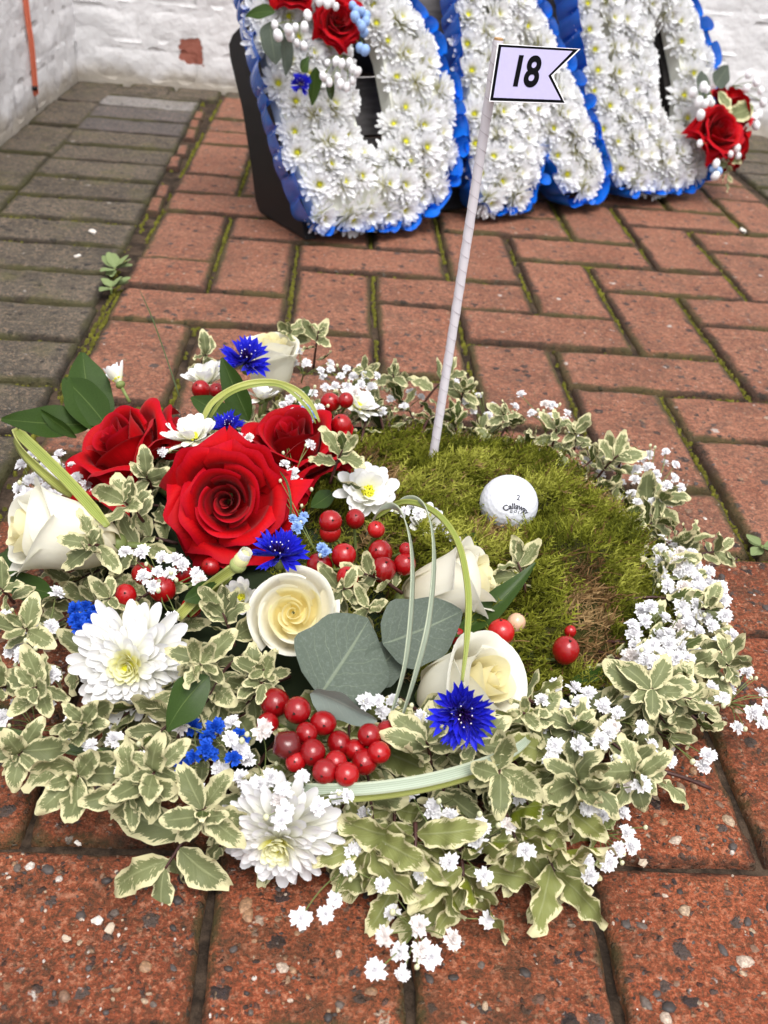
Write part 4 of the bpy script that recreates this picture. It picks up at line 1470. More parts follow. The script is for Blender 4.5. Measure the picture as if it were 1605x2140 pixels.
def moss_strands(n, seed):
    r = random.Random(seed)
    V, Fc, A, MI = [], [], [], []

    def tri(a, b, c, val, mi):
        k = len(V); V.extend((a, b, c)); Fc.append((k, k + 1, k + 2)); A.extend((val,) * 3); MI.append(mi)

    for _ in range(n):
        q = math.sqrt(r.random()) * 1.02; ang = r.uniform(0, 2 * math.pi)
        x, y = MC.x + MRX * q * math.cos(ang), MC.y + MRY * q * math.sin(ang)
        if (x + .017) ** 2 + (y + .439) ** 2 < .0165 ** 2: continue
        z = moss_h(x, y)
        patch = noise.noise(Vector((x * 22, y * 22, 11))) * 1.25
        dry = patch > .34 + r.uniform(-.12, .2) or r.random() < .14
        lay_ = noise.noise(Vector((x * 18, y * 18, 3))) * 3
        flat = r.uniform(.25, 1.3) if not dry else r.uniform(.5, 1.4)
        az = lay_ + r.uniform(-1.1, 1.1)
        d = Vector((math.cos(az) * math.sin(flat), math.sin(az) * math.sin(flat), math.cos(flat)))
        L = r.uniform(.010, .023) * (1.1 if dry else 1)
        base = Vector((x, y, z - .003)); val = min(1, max(0, .42 + 1.1 * noise.noise(Vector((x * 26, y * 26, 31))) + r.uniform(-.3, .3)))
        side = d.cross(Vector((r.uniform(-1, 1), r.uniform(-1, 1), 1))).normalized(); nr = side.cross(d)
        mi = 1 if dry else 0
        bend = Vector((r.uniform(-.3, .3), r.uniform(-.3, .3), -.35 if dry else -.15))
        prev = base; seg = 5
        for k in range(1, seg + 1):
            u = k / seg
            p = base + (d * u + bend * u * u) * L
            w = .0007 * (1.2 - u * .7)
            kk = len(V); V.extend((prev - side * w, prev + side * w, p + side * w * .8, p - side * w * .8)); Fc.append((kk, kk + 1, kk + 2, kk + 3)); A.extend((val,) * 4); MI.append(mi)
            if not dry or r.random() < .3:
                for sgn in (-1, 1):
                    sl = L * .34 * (1.15 - .75 * u) * r.uniform(.7, 1.2)
                    o = (side * sgn + d * .9 + nr * r.uniform(-.4, .5)).normalized() * sl
                    hw = nr * (sl * .13) + d * (sl * .12)
                    tri(p - hw, p + hw, p + o, min(1, val + .15 * u), mi)
            prev = p
    me_ = mesh('moss_strands', V, Fc, False, None, [M_MOSS, M_MOSSBR], MI, {'rnd': A})
    o = obj('moss_strands', me_, moss)
    tag(o, None, None, None, 'stuff')


moss_strands(15000, 4)

# ------------------------------------------------------------------ golf ball
BC = at(1063, 1053, .0600); BR = .02135
bm = bmesh.new()
bmesh.ops.create_icosphere(bm, subdivisions=6, radius=1)
nd = 332
dirs = np.array([[math.sqrt(1 - (1 - 2 * (i + .5) / nd) ** 2) * math.cos(i * 2.399963), math.sqrt(1 - (1 - 2 * (i + .5) / nd) ** 2) * math.sin(i * 2.399963), 1 - 2 * (i + .5) / nd] for i in range(nd)])
co = np.array([v.co for v in bm.verts])
mx = np.max(co @ dirs.T, axis=1)
angd = np.arccos(np.clip(mx, -1, 1)); ra = .098
dep = np.where(angd < ra, .014 * (1 - (angd / ra) ** 2), 0)
for v, d_ in zip(bm.verts, dep): v.co *= 1 - d_
me_ = bpy.data.meshes.new('golf_ball'); bm.to_mesh(me_); bm.free()
me_.polygons.foreach_set('use_smooth', [True] * len(me_.polygons))
me_.materials.append(M_BALL)
# the ball's printed face looks at (bz), its upright is (by)
bz = facing(.16, -.10, .97); bx = (CR * .98 - CU * .16); bx = (bx - bz * bx.dot(bz)).normalized(); by = bz.cross(bx)
BMx = Matrix((bx, by, bz)).transposed().to_4x4()
ball = tag(obj('golf_ball', me_, None, None, Matrix.Translation(BC) @ BMx @ Matrix.Scale(BR, 4)), 'white dimpled golf ball with grey print resting on the moss', 'golf ball')


def text_mesh(s, size, shear=0, offset=0, space=1.0, extrude=0):
    cu = bpy.data.curves.new('print', 'FONT'); cu.body = s; cu.size = size; cu.shear = shear; cu.offset = offset
    cu.align_x = 'CENTER'; cu.align_y = 'CENTER'; cu.space_character = space; cu.extrude = extrude; cu.resolution_u = 6
    tmp = bpy.data.objects.new('print', cu); COL.objects.link(tmp)
    bpy.context.view_layer.update()
    me_ = bpy.data.meshes.new_from_object(tmp.evaluated_get(bpy.context.evaluated_depsgraph_get()))
    bpy.data.objects.remove(tmp); bpy.data.curves.remove(cu)
    return me_


def ball_print(s, size, yo, arc, mat, offset=0, shear=0, space=1.0, xo=0):
    me_ = text_mesh(s, size, shear, offset, space)
    b = bmesh.new(); b.from_mesh(me_)
    bmesh.ops.triangulate(b, faces=b.faces)
    for _ in range(2):
        long = [e for e in b.edges if e.calc_length() > .05]
        if long: bmesh.ops.subdivide_edges(b, edges=long, cuts=1); bmesh.ops.triangulate(b, faces=b.faces)
    for v in b.verts:
        x, y = v.co.x + xo, v.co.y
        if arc:
            t = x / arc; rr = arc + y
            x, y = rr * math.sin(t), rr * math.cos(t) - arc
        y += yo
        th, ph = math.hypot(x, y), math.atan2(y, x)
        v.co = Vector((math.sin(th) * math.cos(ph), math.sin(th) * math.sin(ph), math.cos(th))) * 1.004
    b.to_mesh(me_); b.free(); me_.materials.append(mat)
    obj('print', me_, ball)


ball_print('2', .27, .30, 0, M_PRINT, .008)
ball_print('Callaway', .27, .0, .62, M_PRINT, .010)
ball_print('GOLF', .13, -.17, .6, M_PRINT, .003, .2, 1.6)
for xo in (-.07, .09): ball_print('\u25b4', .07, -.26, 0, M_PRINT, 0, 0, 1, xo)

# ------------------------------------------------------------------ number flag
PB, PT = Vector((-.0665, -.357, .030)), Vector((-.0578, -.355, .357))
pax = (PT - PB).normalized()
fs = thing('golf_flag', 'lavender number 18 flag on a white paper-wrapped stick', 'flag', Matrix.Translation(PB))
n = 60; V, Fc = [], []
sd = pax.cross(Vector((0, 1, 0))).normalized(); sd2 = pax.cross(sd)
L = (PT - PB).length
for i in range(n + 1):
    for k in range(14):
        a = 2 * math.pi * k / 14
        ph = (i / n * L / .0105 + k / 14) % 1
        r_ = .00325 + .00028 * (1 - ph) + .0001 * math.sin(i * 1.7 + k)
        V.append(pax * (L * i / n) + sd * (math.cos(a) * r_) + sd2 * (math.sin(a) * r_))
for i in range(n):
    for k in range(14): Fc.append((i * 14 + k, i * 14 + (k + 1) % 14, (i + 1) * 14 + (k + 1) % 14, (i + 1) * 14 + k))
obj('stick', mesh('stick', V, Fc), fs, M_PAPER)
# overlapping edge of the spiral paper wrap
path = [pax * (L * i / 400) + (sd * math.cos(-2 * math.pi * i / 400 * L / .0105) + sd2 * math.sin(-2 * math.pi * i / 400 * L / .0105)) * .00352 for i in range(401)]
V, Fc = tube(path, .00016, 4)
obj('paper_wrap', mesh('paper_wrap', V, Fc), fs, M_PAPEREDGE)
V, Fc = tube([pax * (L - .0005), pax * (L + .0012)], .0029, 12)
obj('stick_end', mesh('stick_end', V, Fc, False), fs, M_WOODEND)
fx = CR.copy(); fx = (CR * .996 - CU * .045 - FW * .0); fx.normalize()
fy = (CU - FW * .08 + CR * .17); fz = fx.cross(fy).normalized(); fy = fz.cross(fx).normalized()
# corners of the card, taken from the picture at the stick's depth
dep_ = (PT - CAM).dot(FW) - .004


def fpx(x, y): return CAM + (FW + CR * ((x - 802.5) / F_PX) + CU * ((1070 - y) / F_PX)) * dep_ - PB


FO = (fpx(1027, 212) + fpx(1045, 93)) / 2
corners = [(1024, 210), (1042, 93), (1209, 103), (1152, 158), (1180, 215)]
inner = [(1031, 204.5), (1047.5, 99), (1196, 107.5), (1145.5, 159), (1171.5, 209.5)]
FM = Matrix.Translation(FO) @ Matrix((CR, CU, -FW)).transposed().to_4x4()
FMI = FM.inverted()


def card(name, pts, z0, z1, mat):
    P = [FMI @ fpx(*p) for p in pts]; n = len(P)
    V = [(p.x, p.y, z) for z in (z0, z1) for p in P]
    Fc = [tuple(range(n)), tuple(range(2 * n - 1, n - 1, -1))] + [(k, n + k, n + (k + 1) % n, (k + 1) % n) for k in range(n)]
    return obj(name, mesh(name, V, Fc, False), fs, mat, FM)


big = [(1022, 212), (1040, 91), (1213, 102), (1156, 158), (1182, 217)]
card('flag_card', big, -.0007, -.0001, M_CARD)
card('flag_border', corners, .0, .00015, M_INK)
card('flag_field', inner, .0003, .00045, M_FLAG)
tm = text_mesh('18', .0225, .22, .00065, .94); tm.materials.append(M_INK)
pc = FMI @ fpx(1093, 153)
obj('flag_number', tm, fs, None, FM @ Matrix.Translation((pc.x, pc.y, .0007)) @ Matrix.Rotation(R_(-2.5), 4, 'Z') @ Matrix.Diagonal((.86, 1.2, 1, 1)))

# ------------------------------------------------------------------ roses of the tribute
def px_rose(label, x, y, z, dia, nrm, kind, seed, mats, spin=0, grp=None, name='red_rose'):
    c = at(x, y, z); return build_rose(name, label, c, dia / 2 * mpp(c), nrm, kind, seed, mats, spin, grp)


G1, G2 = 'red roses in the golf tribute', 'ivory roses in the golf tribute'
WM = (M_WROSE, M_WROSEIN)
px_rose('large open red rose facing forward at the middle of the tribute', 472, 1048, .088, 262, facing(.03, .0, 1), 'red', 11, RM, .5, G1)
px_rose('red rose on the left seen from its side', 238, 915, .086, 262, facing(-.42, .62, .55), 'red', 12, RM, 2.1, G1)
px_rose('red rose behind the large open one, next to the moss', 605, 905, .080, 262, facing(-.1, .72, .6), 'red', 13, RM, .2, G1)
px_rose('closed ivory rose lying at the tribute\'s left end', 118, 1118, .066, 300, facing(-.80, .15, .45), 'bud', 21, WM, .8, G2, 'ivory_rose')
px_rose('open ivory rose with pale yellow heart below the large red rose', 612, 1280, .078, 196, facing(.05, .12, 1), 'open', 22, WM, .4, G2, 'ivory_rose')
px_rose('ivory rose on its side next to the golf ball\'s moss', 948, 1222, .062, 270, facing(.86, .30, .22), 'bud', 23, WM, 1.7, G2, 'ivory_rose')
px_rose('ivory rose behind the blue cornflower at the front', 978, 1432, .058, 300, facing(.62, .30, .62), 'bud', 24, WM, 2.8, G2, 'ivory_rose')
px_rose('small ivory rose at the back beside a cornflower', 566, 756, .070, 180, facing(.15, .75, .45), 'bud', 25, WM, .5, G2, 'ivory_rose')

# ------------------------------------------------------------------ chrysanthemums
c = at(268, 1392, .056); build_chrys('big white chrysanthemum facing forward on the left', c, 152 * mpp(c), facing(-.06, -.05, 1), 190, 3, .4)
c = at(582, 1764, .038); build_chrys('big white chrysanthemum drooping at the front edge', c, 150 * mpp(c), facing(-.12, -.38, .85), 190, 4, 1.4)


def px_daisy(label, x, y, z, dia, nrm, n=30, seed=0, close=0.):
    c = at(x, y, z); build_daisy(label, c, dia / 2 * mpp(c), nrm, n, seed, close)


px_daisy('small white chrysanthemum between the berries and the moss', 768, 1028, .074, 150, facing(.15, .30, .9), 34, 1)
px_daisy('small white chrysanthemum above the large red rose', 402, 915, .094, 140, facing(-.05, .75, .6), 28, 2)
px_daisy('small white chrysanthemum behind the dark leaves', 432, 795, .072, 120, facing(-.1, .7, .5), 26, 3, .2)
px_daisy('small white chrysanthemum behind the red berries at the back', 748, 850, .058, 110, facing(.4, .5, .5), 26, 4)
px_daisy('half-closed white chrysanthemum standing above the left red rose', 247, 795, .098, 105, facing(-.45, .85, -.1), 20, 5, .75)
px_daisy('small white chrysanthemum under the grass loops', 885, 1100, .060, 120, facing(.35, .2, .8), 28, 6, .1)
px_daisy('cream chrysanthemum half hidden left of the open ivory rose', 505, 1250, .062, 110, facing(-.1, .3, .9), 26, 7, .3)
px_daisy('tiny white chrysanthemum by the second back cornflower', 545, 830, .07, 90, facing(.1, .8, .4), 22, 8, .2)

# chrysanthemum bud on a thick green stalk
c = at(503, 1172, .105)
cb = thing('chrysanthemum_bud', 'pale yellow chrysanthemum bud in front of the large red rose', 'flower bud', Matrix.Translation(c) @ facing(.45, .6, .5).to_track_quat('Z', 'Y').to_matrix().to_4x4() @ Matrix.Scale(30 * mpp(c), 4))
for k in range(14):
    obj('petal', PET_DAISY[1], cb, M_CHRYSIN, Matrix.Rotation(k * 2.4, 4, 'Z') @ Matrix.Translation((.38, 0, -.3)) @ Matrix.Rotation(-1.35, 4, 'Y') @ Matrix.Diagonal((1.35, 1.5, 1.1, 1)))
obj('bud_core', mesh('bud_core', *sphere((0, 0, .1), .55, 12, 8, (1, 1, 1.5))), cb, plain('bud_cream', (.66, .64, .30), .6))
obj('calyx', mesh('calyx', *sphere((0, 0, -.45), .62, 12, 8, (1, 1, .9))), cb, plain('bud_green', (.30, .34, .12), .6))
blade('thick pale green stalk of the yellow chrysanthemum bud', [at(372, 1290, .058), at(425, 1235, .075), at(485, 1190, .098)], .0062, M_GRASSY, facing(0, 0, 1), .35, name='flower_stalk', thick=.004, taper=False, cat='stalk')
blade('thin green stalk beside the chrysanthemum bud stalk', [at(395, 1285, .058), at(445, 1240, .07), at(480, 1205, .085)], .0035, M_GRASSG, facing(0, 0, 1), .35, name='flower_stalk', thick=.002, taper=False, cat='stalk')

# ------------------------------------------------------------------ cornflowers
def px_corn(label, x, y, z, dia, nrm, seed, n=15):
    c = at(x, y, z); build_corn(label, c, dia / 2 * mpp(c) * 1.06, nrm, seed, n)


px_corn('blue cornflower at the back beside the small ivory rose', 514, 757, .092, 115, facing(.05, .55, .8), 1, 18)
px_corn('blue cornflower tucked under the large red rose', 583, 1162, .098, 128, facing(.02, .7, .7), 2, 18)
px_corn('blue cornflower hanging at the front over the ivory rose', 964, 1490, .080, 146, facing(.05, -.1, 1), 3, 20)
px_corn('blue cornflower half hidden behind the two red roses', 478, 895, .090, 78, facing(-.05, .6, .7), 4, 14)

# ------------------------------------------------------------------ berries
def berry_mesh(seed, mat, wrinkle=0):
    nu, nv = 18, 12; V, Fc = [], []
    for j in range(nv + 1):
        t = math.pi * j / nv
        for i in range(nu):
            a = 2 * math.pi * i / nu
            r = 1 + wrinkle * .09 * math.sin(5 * a + seed) * math.sin(t) ** 2 + .012 * math.cos(3 * a)
            prof = math.sin(t) * (1 + .06 * math.cos(t))
            V.append((r * prof * math.cos(a), r * prof * math.sin(a), 1.08 * math.cos(t)))
    for j in range(nv):
        for i in range(nu): Fc.append((j * nu + i, (j + 1) * nu + i, (j + 1) * nu + (i + 1) % nu, j * nu + (i + 1) % nu))
    me_ = mesh('berry', V, Fc); me_.materials.append(mat)
    return me_


BER = berry_mesh(0, M_BERRY); BERP = berry_mesh(1, M_BERRYPALE); BERC = berry_mesh(2, M_BERRYCREAM); BERO = berry_mesh(3, M_BERRYOLD, 1)
TIP = mesh('berry_tip', *merge([(*sphere((0, 0, 1.08), .09, 6, 4), None)] + [(*tube([Vector((0, 0, 1.06)), Vector((.13 * math.cos(k * 2.1), .13 * math.sin(k * 2.1), 1.16))], .022, 4), None) for k in range(3)])[:2]); TIP.materials.append(M_BLACKDOT)
_cal = []
for k in range(5):
    Vc, Fcc, UVc = strap_petal(.75, .3, .6, 4, cup=.2)
    Mx = Matrix.Rotation(k * 1.2566, 4, 'Z') @ Matrix.Translation((.12, 0, -1.12)) @ Matrix.Rotation(-.25, 4, 'Y')
    _cal.append(([Mx @ Vector(v) for v in Vc], Fcc, UVc))
CAL = mesh('calyx', *merge(_cal)[:2]); CAL.materials.append(M_CALYX)


def berries(label, lst, root, z, default_dir=(0, .15, 1), seed=0, grp='sprigs of red berries'):
    """lst: (px, py, dia px, kind[, dir])"""
    r = random.Random(seed)
    rt = Vector(root)
    t = thing('berry_sprig', label, 'berries', Matrix.Translation(rt), grp)
    tb = []
    for e in lst:
        x, y, dia, kind = e[:4]
        zz = z + r.uniform(-.006, .006)
        c = at(x, y, zz); s = dia / 2 * mpp(c) / 1.03
        dr = facing(*(e[4] if len(e) > 4 else default_dir)) + Vector((r.uniform(-.3, .3), r.uniform(-.3, .3), r.uniform(-.2, .2)))
        b = obj('berry', {'r': BER, 'p': BERP, 'c': BERC, 'o': BERO}[kind], t, None, Matrix.Translation(c - rt) @ dr.to_track_quat('Z', 'Y').to_matrix().to_4x4() @ Matrix.Diagonal((s * r.uniform(.93, 1.03), s * r.uniform(.93, 1.03), s * r.uniform(.95, 1.12), 1)))
        obj('berry_tip', TIP, b)
        if kind != 'o': obj('calyx', CAL, b)
        tb.append((*tube(spline([Vector((0, 0, 0)), (c - rt) * .55 - Vector((0, 0, .004)), c - rt - dr.normalized() * s * 1.1], 3), .0011, 5), None))
    obj('stem', mesh('stem', *merge(tb)[:2]), t, M_STEM)


berries('cluster of glossy red berries under the eucalyptus leaves at the front', [(574, 1468, 66, 'r'), (622, 1484, 60, 'r'), (675, 1511, 58, 'r'), (600, 1557, 66, 'o'), (653, 1572, 60, 'r'), (708, 1554, 56, 'r'), (812, 1533, 60, 'r'), (772, 1536, 52, 'r'), (762, 1592, 60, 'r'), (725, 1618, 54, 'r'), (680, 1612, 56, 'r'), (618, 1592, 46, 'r'), (640, 1532, 50, 'r'), (742, 1568, 48, 'r'), (792, 1572, 52, 'r'), (702, 1592, 50, 'r'), (560, 1512, 48, 'r')], at(690, 1530, .03), .062, (0, -.05, 1), 1)
berries('red berries in the middle between the cornflower and the grass loops', [(690, 1090, 50, 'r'), (690, 1112, 50, 'p'), (718, 1162, 56, 'r'), (668, 1182, 56, 'r'), (795, 1155, 54, 'p'), (800, 1192, 56, 'r'), (845, 1180, 48, 'r'), (726, 1208, 48, 'r'), (786, 1107, 38, 'p'), (742, 1085, 44, 'r'), (848, 1148, 30, 'r')], at(745, 1180, .04), .080, (.0, .35, .8), 2)
berries('three red berries at the back above the moss', [(690, 841, 44, 'r'), (723, 837, 34, 'r'), (714, 889, 46, 'r')], at(700, 880, .04), .080, (0, .4, .8), 3)
berries('pair of red berries at the back between dark leaves', [(421, 815, 42, 'r'), (452, 816, 34, 'r')], at(440, 850, .05), .082, (0, .4, .8), 4)
berries('blushed berries lying on the moss beside the ivory roses', [(1047, 1322, 58, 'p', (-.2, .8, .5)), (1078, 1302, 42, 'c', (.3, .8, .3)), (1182, 1360, 60, 'p', (.1, .9, .5)), (950, 1328, 44, 'p', (0, .6, .8)), (1192, 1320, 26, 'r')], at(1060, 1380, .03), .050, (0, .5, .8), 5)
berries('red berries behind baby\'s breath above the left chrysanthemum', [(262, 1245, 52, 'r'), (340, 1232, 58, 'r'), (300, 1200, 52, 'r'), (380, 1200, 46, 'r'), (440, 1185, 40, 'r'), (400, 1270, 44, 'r')], at(330, 1260, .03), .056, (0, .3, .8), 6)

# ------------------------------------------------------------------ broad leaves
def px_leaf(name, label, me_, b, t, bz_, tz, width, zh, grp=None, cat='leaf'):
    return lone_leaf(name, label, me_, at(*b, bz_), at(*t, tz), zh, width, cat, grp)


ZC = facing(0, .25, 1)
GE = 'broad eucalyptus leaves'
px_leaf('eucalyptus_leaf', 'largest grey-green eucalyptus leaf in the middle above the berries', EUC[0], (668, 1455), (795, 1285), .068, .082, .96, facing(.1, .1, 1), GE)
px_leaf('eucalyptus_leaf', 'grey-green eucalyptus leaf behind the grass loops', EUC[2], (800, 1345), (962, 1285), .072, .080, .92, facing(-.1, .35, 1), GE)
px_leaf('eucalyptus_leaf', 'pale eucalyptus leaf folded down over the berries', EUCB, (648, 1450), (765, 1545), .074, .066, .62, facing(-.5, -.45, .7), GE)
px_leaf('eucalyptus_leaf', 'dark eucalyptus leaf edge right of the largest one', EUC[1], (770, 1420), (870, 1330), .060, .072, .7, facing(.3, .2, 1), GE)
GR = 'dark green pointed leaves'
for k, (b, t, z0, z1, w, zh, lb) in enumerate((
        ((205, 905), (160, 718), .07, .115, 1.35, (.5, .2, 1), 'dark green leaf standing upright behind the left red rose'),
        ((222, 890), (118, 763), .075, .11, 1.45, (.1, -.2, 1), 'dark green leaf bending left above the left red rose'),
        ((195, 885), (-5, 868), .07, .085, 1.1, (0, .4, 1), 'dark green leaf pointing out to the left past the red rose'),
        ((160, 915), (62, 865), .068, .088, .8, (0, -.6, 1), 'narrow green leaf below the one pointing left'),
        ((520, 880), (447, 752), .075, .115, 1.15, (-.4, .1, 1), 'tall dark green leaf left of the back cornflower'),
        ((490, 890), (392, 808), .078, .10, 1.2, (.2, -.1, 1), 'dark green leaf in front of the back berries'),
        ((436, 1412), (326, 1514), .072, .062, 1.5, (.3, .3, 1), 'dark green leaf at the right of the left chrysanthemum'),
        ((60, 1190), (-25, 1090), .05, .06, 1.3, (0, .3, 1), 'dark green leaf under the left ivory rose'),
        ((110, 1240), (-30, 1205), .045, .05, 1.1, (0, .3, 1), 'lower dark green leaf at the far left edge'),
        ((940, 1150), (1040, 1092), .062, .068, .7, (0, .5, 1), 'slim dark green leaf pointing at the golf ball'),
        ((950, 1330), (1120, 1205), .052, .062, .55, (0, .5, 1), 'slim dark green leaf right of the upper ivory rose'),
        ((600, 870), (668, 790), .06, .085, 1.0, (.3, .3, 1), 'dark green leaf behind the back red rose'),
        ((270, 1260), (180, 1230), .05, .055, 1.2, (0, .3, 1), 'dark green leaf above the blue florets on the left'),
        ((1190, 1425), (1330, 1380), .04, .045, .5, (0, .5, 1), 'green leaf lying at the moss edge on the right'),
        ((385, 1255), (465, 1222), .07, .082, 1.2, (0, .1, 1), 'small dark green leaf crossing the bud stalk'),
        ((650, 1060), (720, 1010), .06, .07, 1.2, (0, .3, 1), 'dark leaf right of the large red rose'))):
    px_leaf('ruscus_leaf', lb, RUS[k % 4], b, t, z0, z1, w, facing(*zh), GR)

# ------------------------------------------------------------------ grass blades and loops
NC = facing(.3, .2, 1)
GG = 'looped grass blades'
blade('pale grass loop arching down to the berries, inner of two', [at(765, 1120, .07), at(795, 1065, .10), at(832, 1063, .113), at(856, 1120, .118), at(862, 1220, .112), at(848, 1380, .09), at(812, 1515, .06)], .0042, M_GRASS, facing(.8, .0, .6), .08, GG)
blade('pale grass loop arching down to the berries, outer of two', [at(800, 1075, .08), at(850, 1043, .105), at(890, 1062, .116), at(907, 1150, .12), at(897, 1290, .11), at(868, 1410, .088), at(834, 1520, .06)], .0046, M_GRASS, facing(.8, .0, .6), .08, GG)
blade('green stalk arching over to the hanging cornflower', [at(780, 1085, .085), at(840, 1050, .105), at(905, 1068, .115), at(955, 1130, .116), at(977, 1230, .108), at(976, 1330, .098), at(966, 1425, .084)], .0034, M_GRASSG, facing(.2, .2, 1), .4, GG, thick=.002)
blade('yellow-green grass arch over the back red rose', [at(418, 890, .088), at(445, 840, .104), at(500, 806, .116), at(560, 797, .118), at(615, 812, .112), at(650, 845, .102), at(668, 882, .09)], .0042, M_GRASSY, facing(0, -.2, 1), .2, GG)
blade('second thin grass arch over the back red rose', [at(428, 888, .086), at(470, 830, .108), at(530, 806, .118), at(590, 808, .116), at(640, 850, .104), at(660, 885, .092)], .0026, M_GRASSG, facing(.2, -.2, 1), .2, GG)
blade('pale grass blade sweeping across the front below the berries', [at(572, 1645, .046), at(650, 1650, .055), at(760, 1648, .062), at(880, 1632, .064), at(990, 1603, .062), at(1080, 1564, .055), at(1130, 1515, .042)], .0064, M_GRASS, facing(0, .1, 1), .1, GG)
blade('green grass blade under the pale one across the front', [at(590, 1655, .044), at(700, 1668, .054), at(840, 1655, .058), at(960, 1628, .057), at(1060, 1590, .05), at(1120, 1550, .042)], .0050, M_GRASSY, facing(0, -.3, 1), .1, GG)
blade('folded yellow-green blade slanting over the left ivory rose', [at(225, 1100, .078), at(150, 1015, .088), at(90, 955, .092), at(48, 915, .088), at(36, 898, .078)], .0075, M_GRASSG, facing(.4, .1, 1), .25, GG)
blade('yellow underside of the folded blade at the far left', [at(150, 1035, .078), at(90, 985, .086), at(50, 945, .088), at(32, 912, .084), at(36, 897, .078)], .0075, M_GRASSY, facing(-.3, -.4, 1), .25, GG)
blade('dark grass blade low along the left edge', [at(-10, 1525, .03), at(90, 1550, .034), at(180, 1572, .034), at(260, 1570, .03)], .0058, M_GRASSD, facing(0, .4, 1), .2, GG)
blade('thin dry grass stem rising behind the left red rose', [at(375, 830, .075), at(345, 740, .10), at(318, 665, .115), at(293, 608, .125)], .0009, M_GRASSD, facing(0, 0, 1), .1, GG)
blade('thin dark stem curling beside the large red rose', [at(605, 1090, .08), at(608, 1050, .092), at(600, 1010, .1), at(585, 985, .1)], .0014, M_GRASSD, facing(0, 0, 1), .2, GG)

# ------------------------------------------------------------------ variegated foliage fringe
SECT = [(-160, -125, 'front left edge'), (-125, -88, 'front below the drooping chrysanthemum'), (-88, -50, 'front edge right of centre'), (-50, -10, 'lower right edge'),
        (-10, 35, 'right edge of the tribute'), (35, 80, 'back right edge'), (80, 125, 'back edge'), (125, 160, 'back left edge'), (160, 200, 'far left edge of the tribute')]


def sect(a):
    a = (a + 180) % 360 - 180
    if a < -160: a += 360
    for lo, hi, nm in SECT:
        if lo <= a < hi: return nm
    return SECT[0][2]


rs = random.Random(23)
GF = 'variegated sprigs round the tribute'
k = 0
FR = []
for layer, (r0, r1, z0, z1, cnt, siz) in enumerate(((.150, .216, .024, .010, 50, .0255), (.150, .200, .034, .024, 46, .0250), (.135, .182, .040, .036, 36, .0245))):
    for i in range(cnt):
        a = 360 * i / cnt + rs.uniform(-5, 5) + layer * 6
        aa = (a + 180) % 360 - 180
        rr = r1 * rs.uniform(.93, 1.06)
        moss_side = layer == 2 and -48 < aa < 95           # the moss lies open inside of here
        rb_ = r0
        if moss_side: rb_, rr = .178, rr * 1.09
        if -115 < aa < -55: rr *= 1.03
        ca, sa = math.cos(R_(a)) * 1.08, math.sin(R_(a)) * 1.13
        twist = rs.uniform(-.35, .35)
        base = TC + Vector((ca * rb_, sa * rb_, z0 - (.012 if moss_side else 0)))
        tip = TC + Vector((math.cos(R_(a) + twist * .35) * rr * 1.08, math.sin(R_(a) + twist * .35) * rr * 1.13, z1 + rs.uniform(-.004, .012)))
        yel = -110 < aa < -58 and rs.random() < .75
        front = -140 < aa < -20
        back = 40 < aa < 150
        FR.append((sect(a), layer, aa, base, tip, rs.choice((10, 11, 13)) if not back else 10, siz * (1.12 if front else 1) * (.9 if back else 1) * (1.25 if yel else 1), yel, (ca * .35, sa * .35 - .12, 1)))
ORD = ('first', 'second', 'third', 'fourth', 'fifth', 'sixth', 'seventh', 'eighth', 'ninth', 'tenth', 'eleventh', 'twelfth')
LAY = ('lowest', 'middle-height', 'upper')
for key in sorted(set((f[0], f[1]) for f in FR)):
    row = [f for f in FR if (f[0], f[1]) == key]
    side = 'right edge' in key[0] and 'lower' not in key[0] and 'back' not in key[0] or 'far left' in key[0]
    row.sort(key=(lambda f: f[4].y) if side else (lambda f: f[4].x))
    for q, (sc_, layer, aa, base, tip, n_, siz, yel, zh) in enumerate(row):
        lb = '%s sprig, %s tier, %s from the %s along the %s' % ('yellow-green' if yel else 'cream-edged', LAY[layer], ORD[min(q, 11)], 'front' if side else 'left', sc_)
        sprig(lb, base, tip, n_, siz, PITY if yel else PIT, 200 + k, GF, zh, lift=.5)
        k += 1

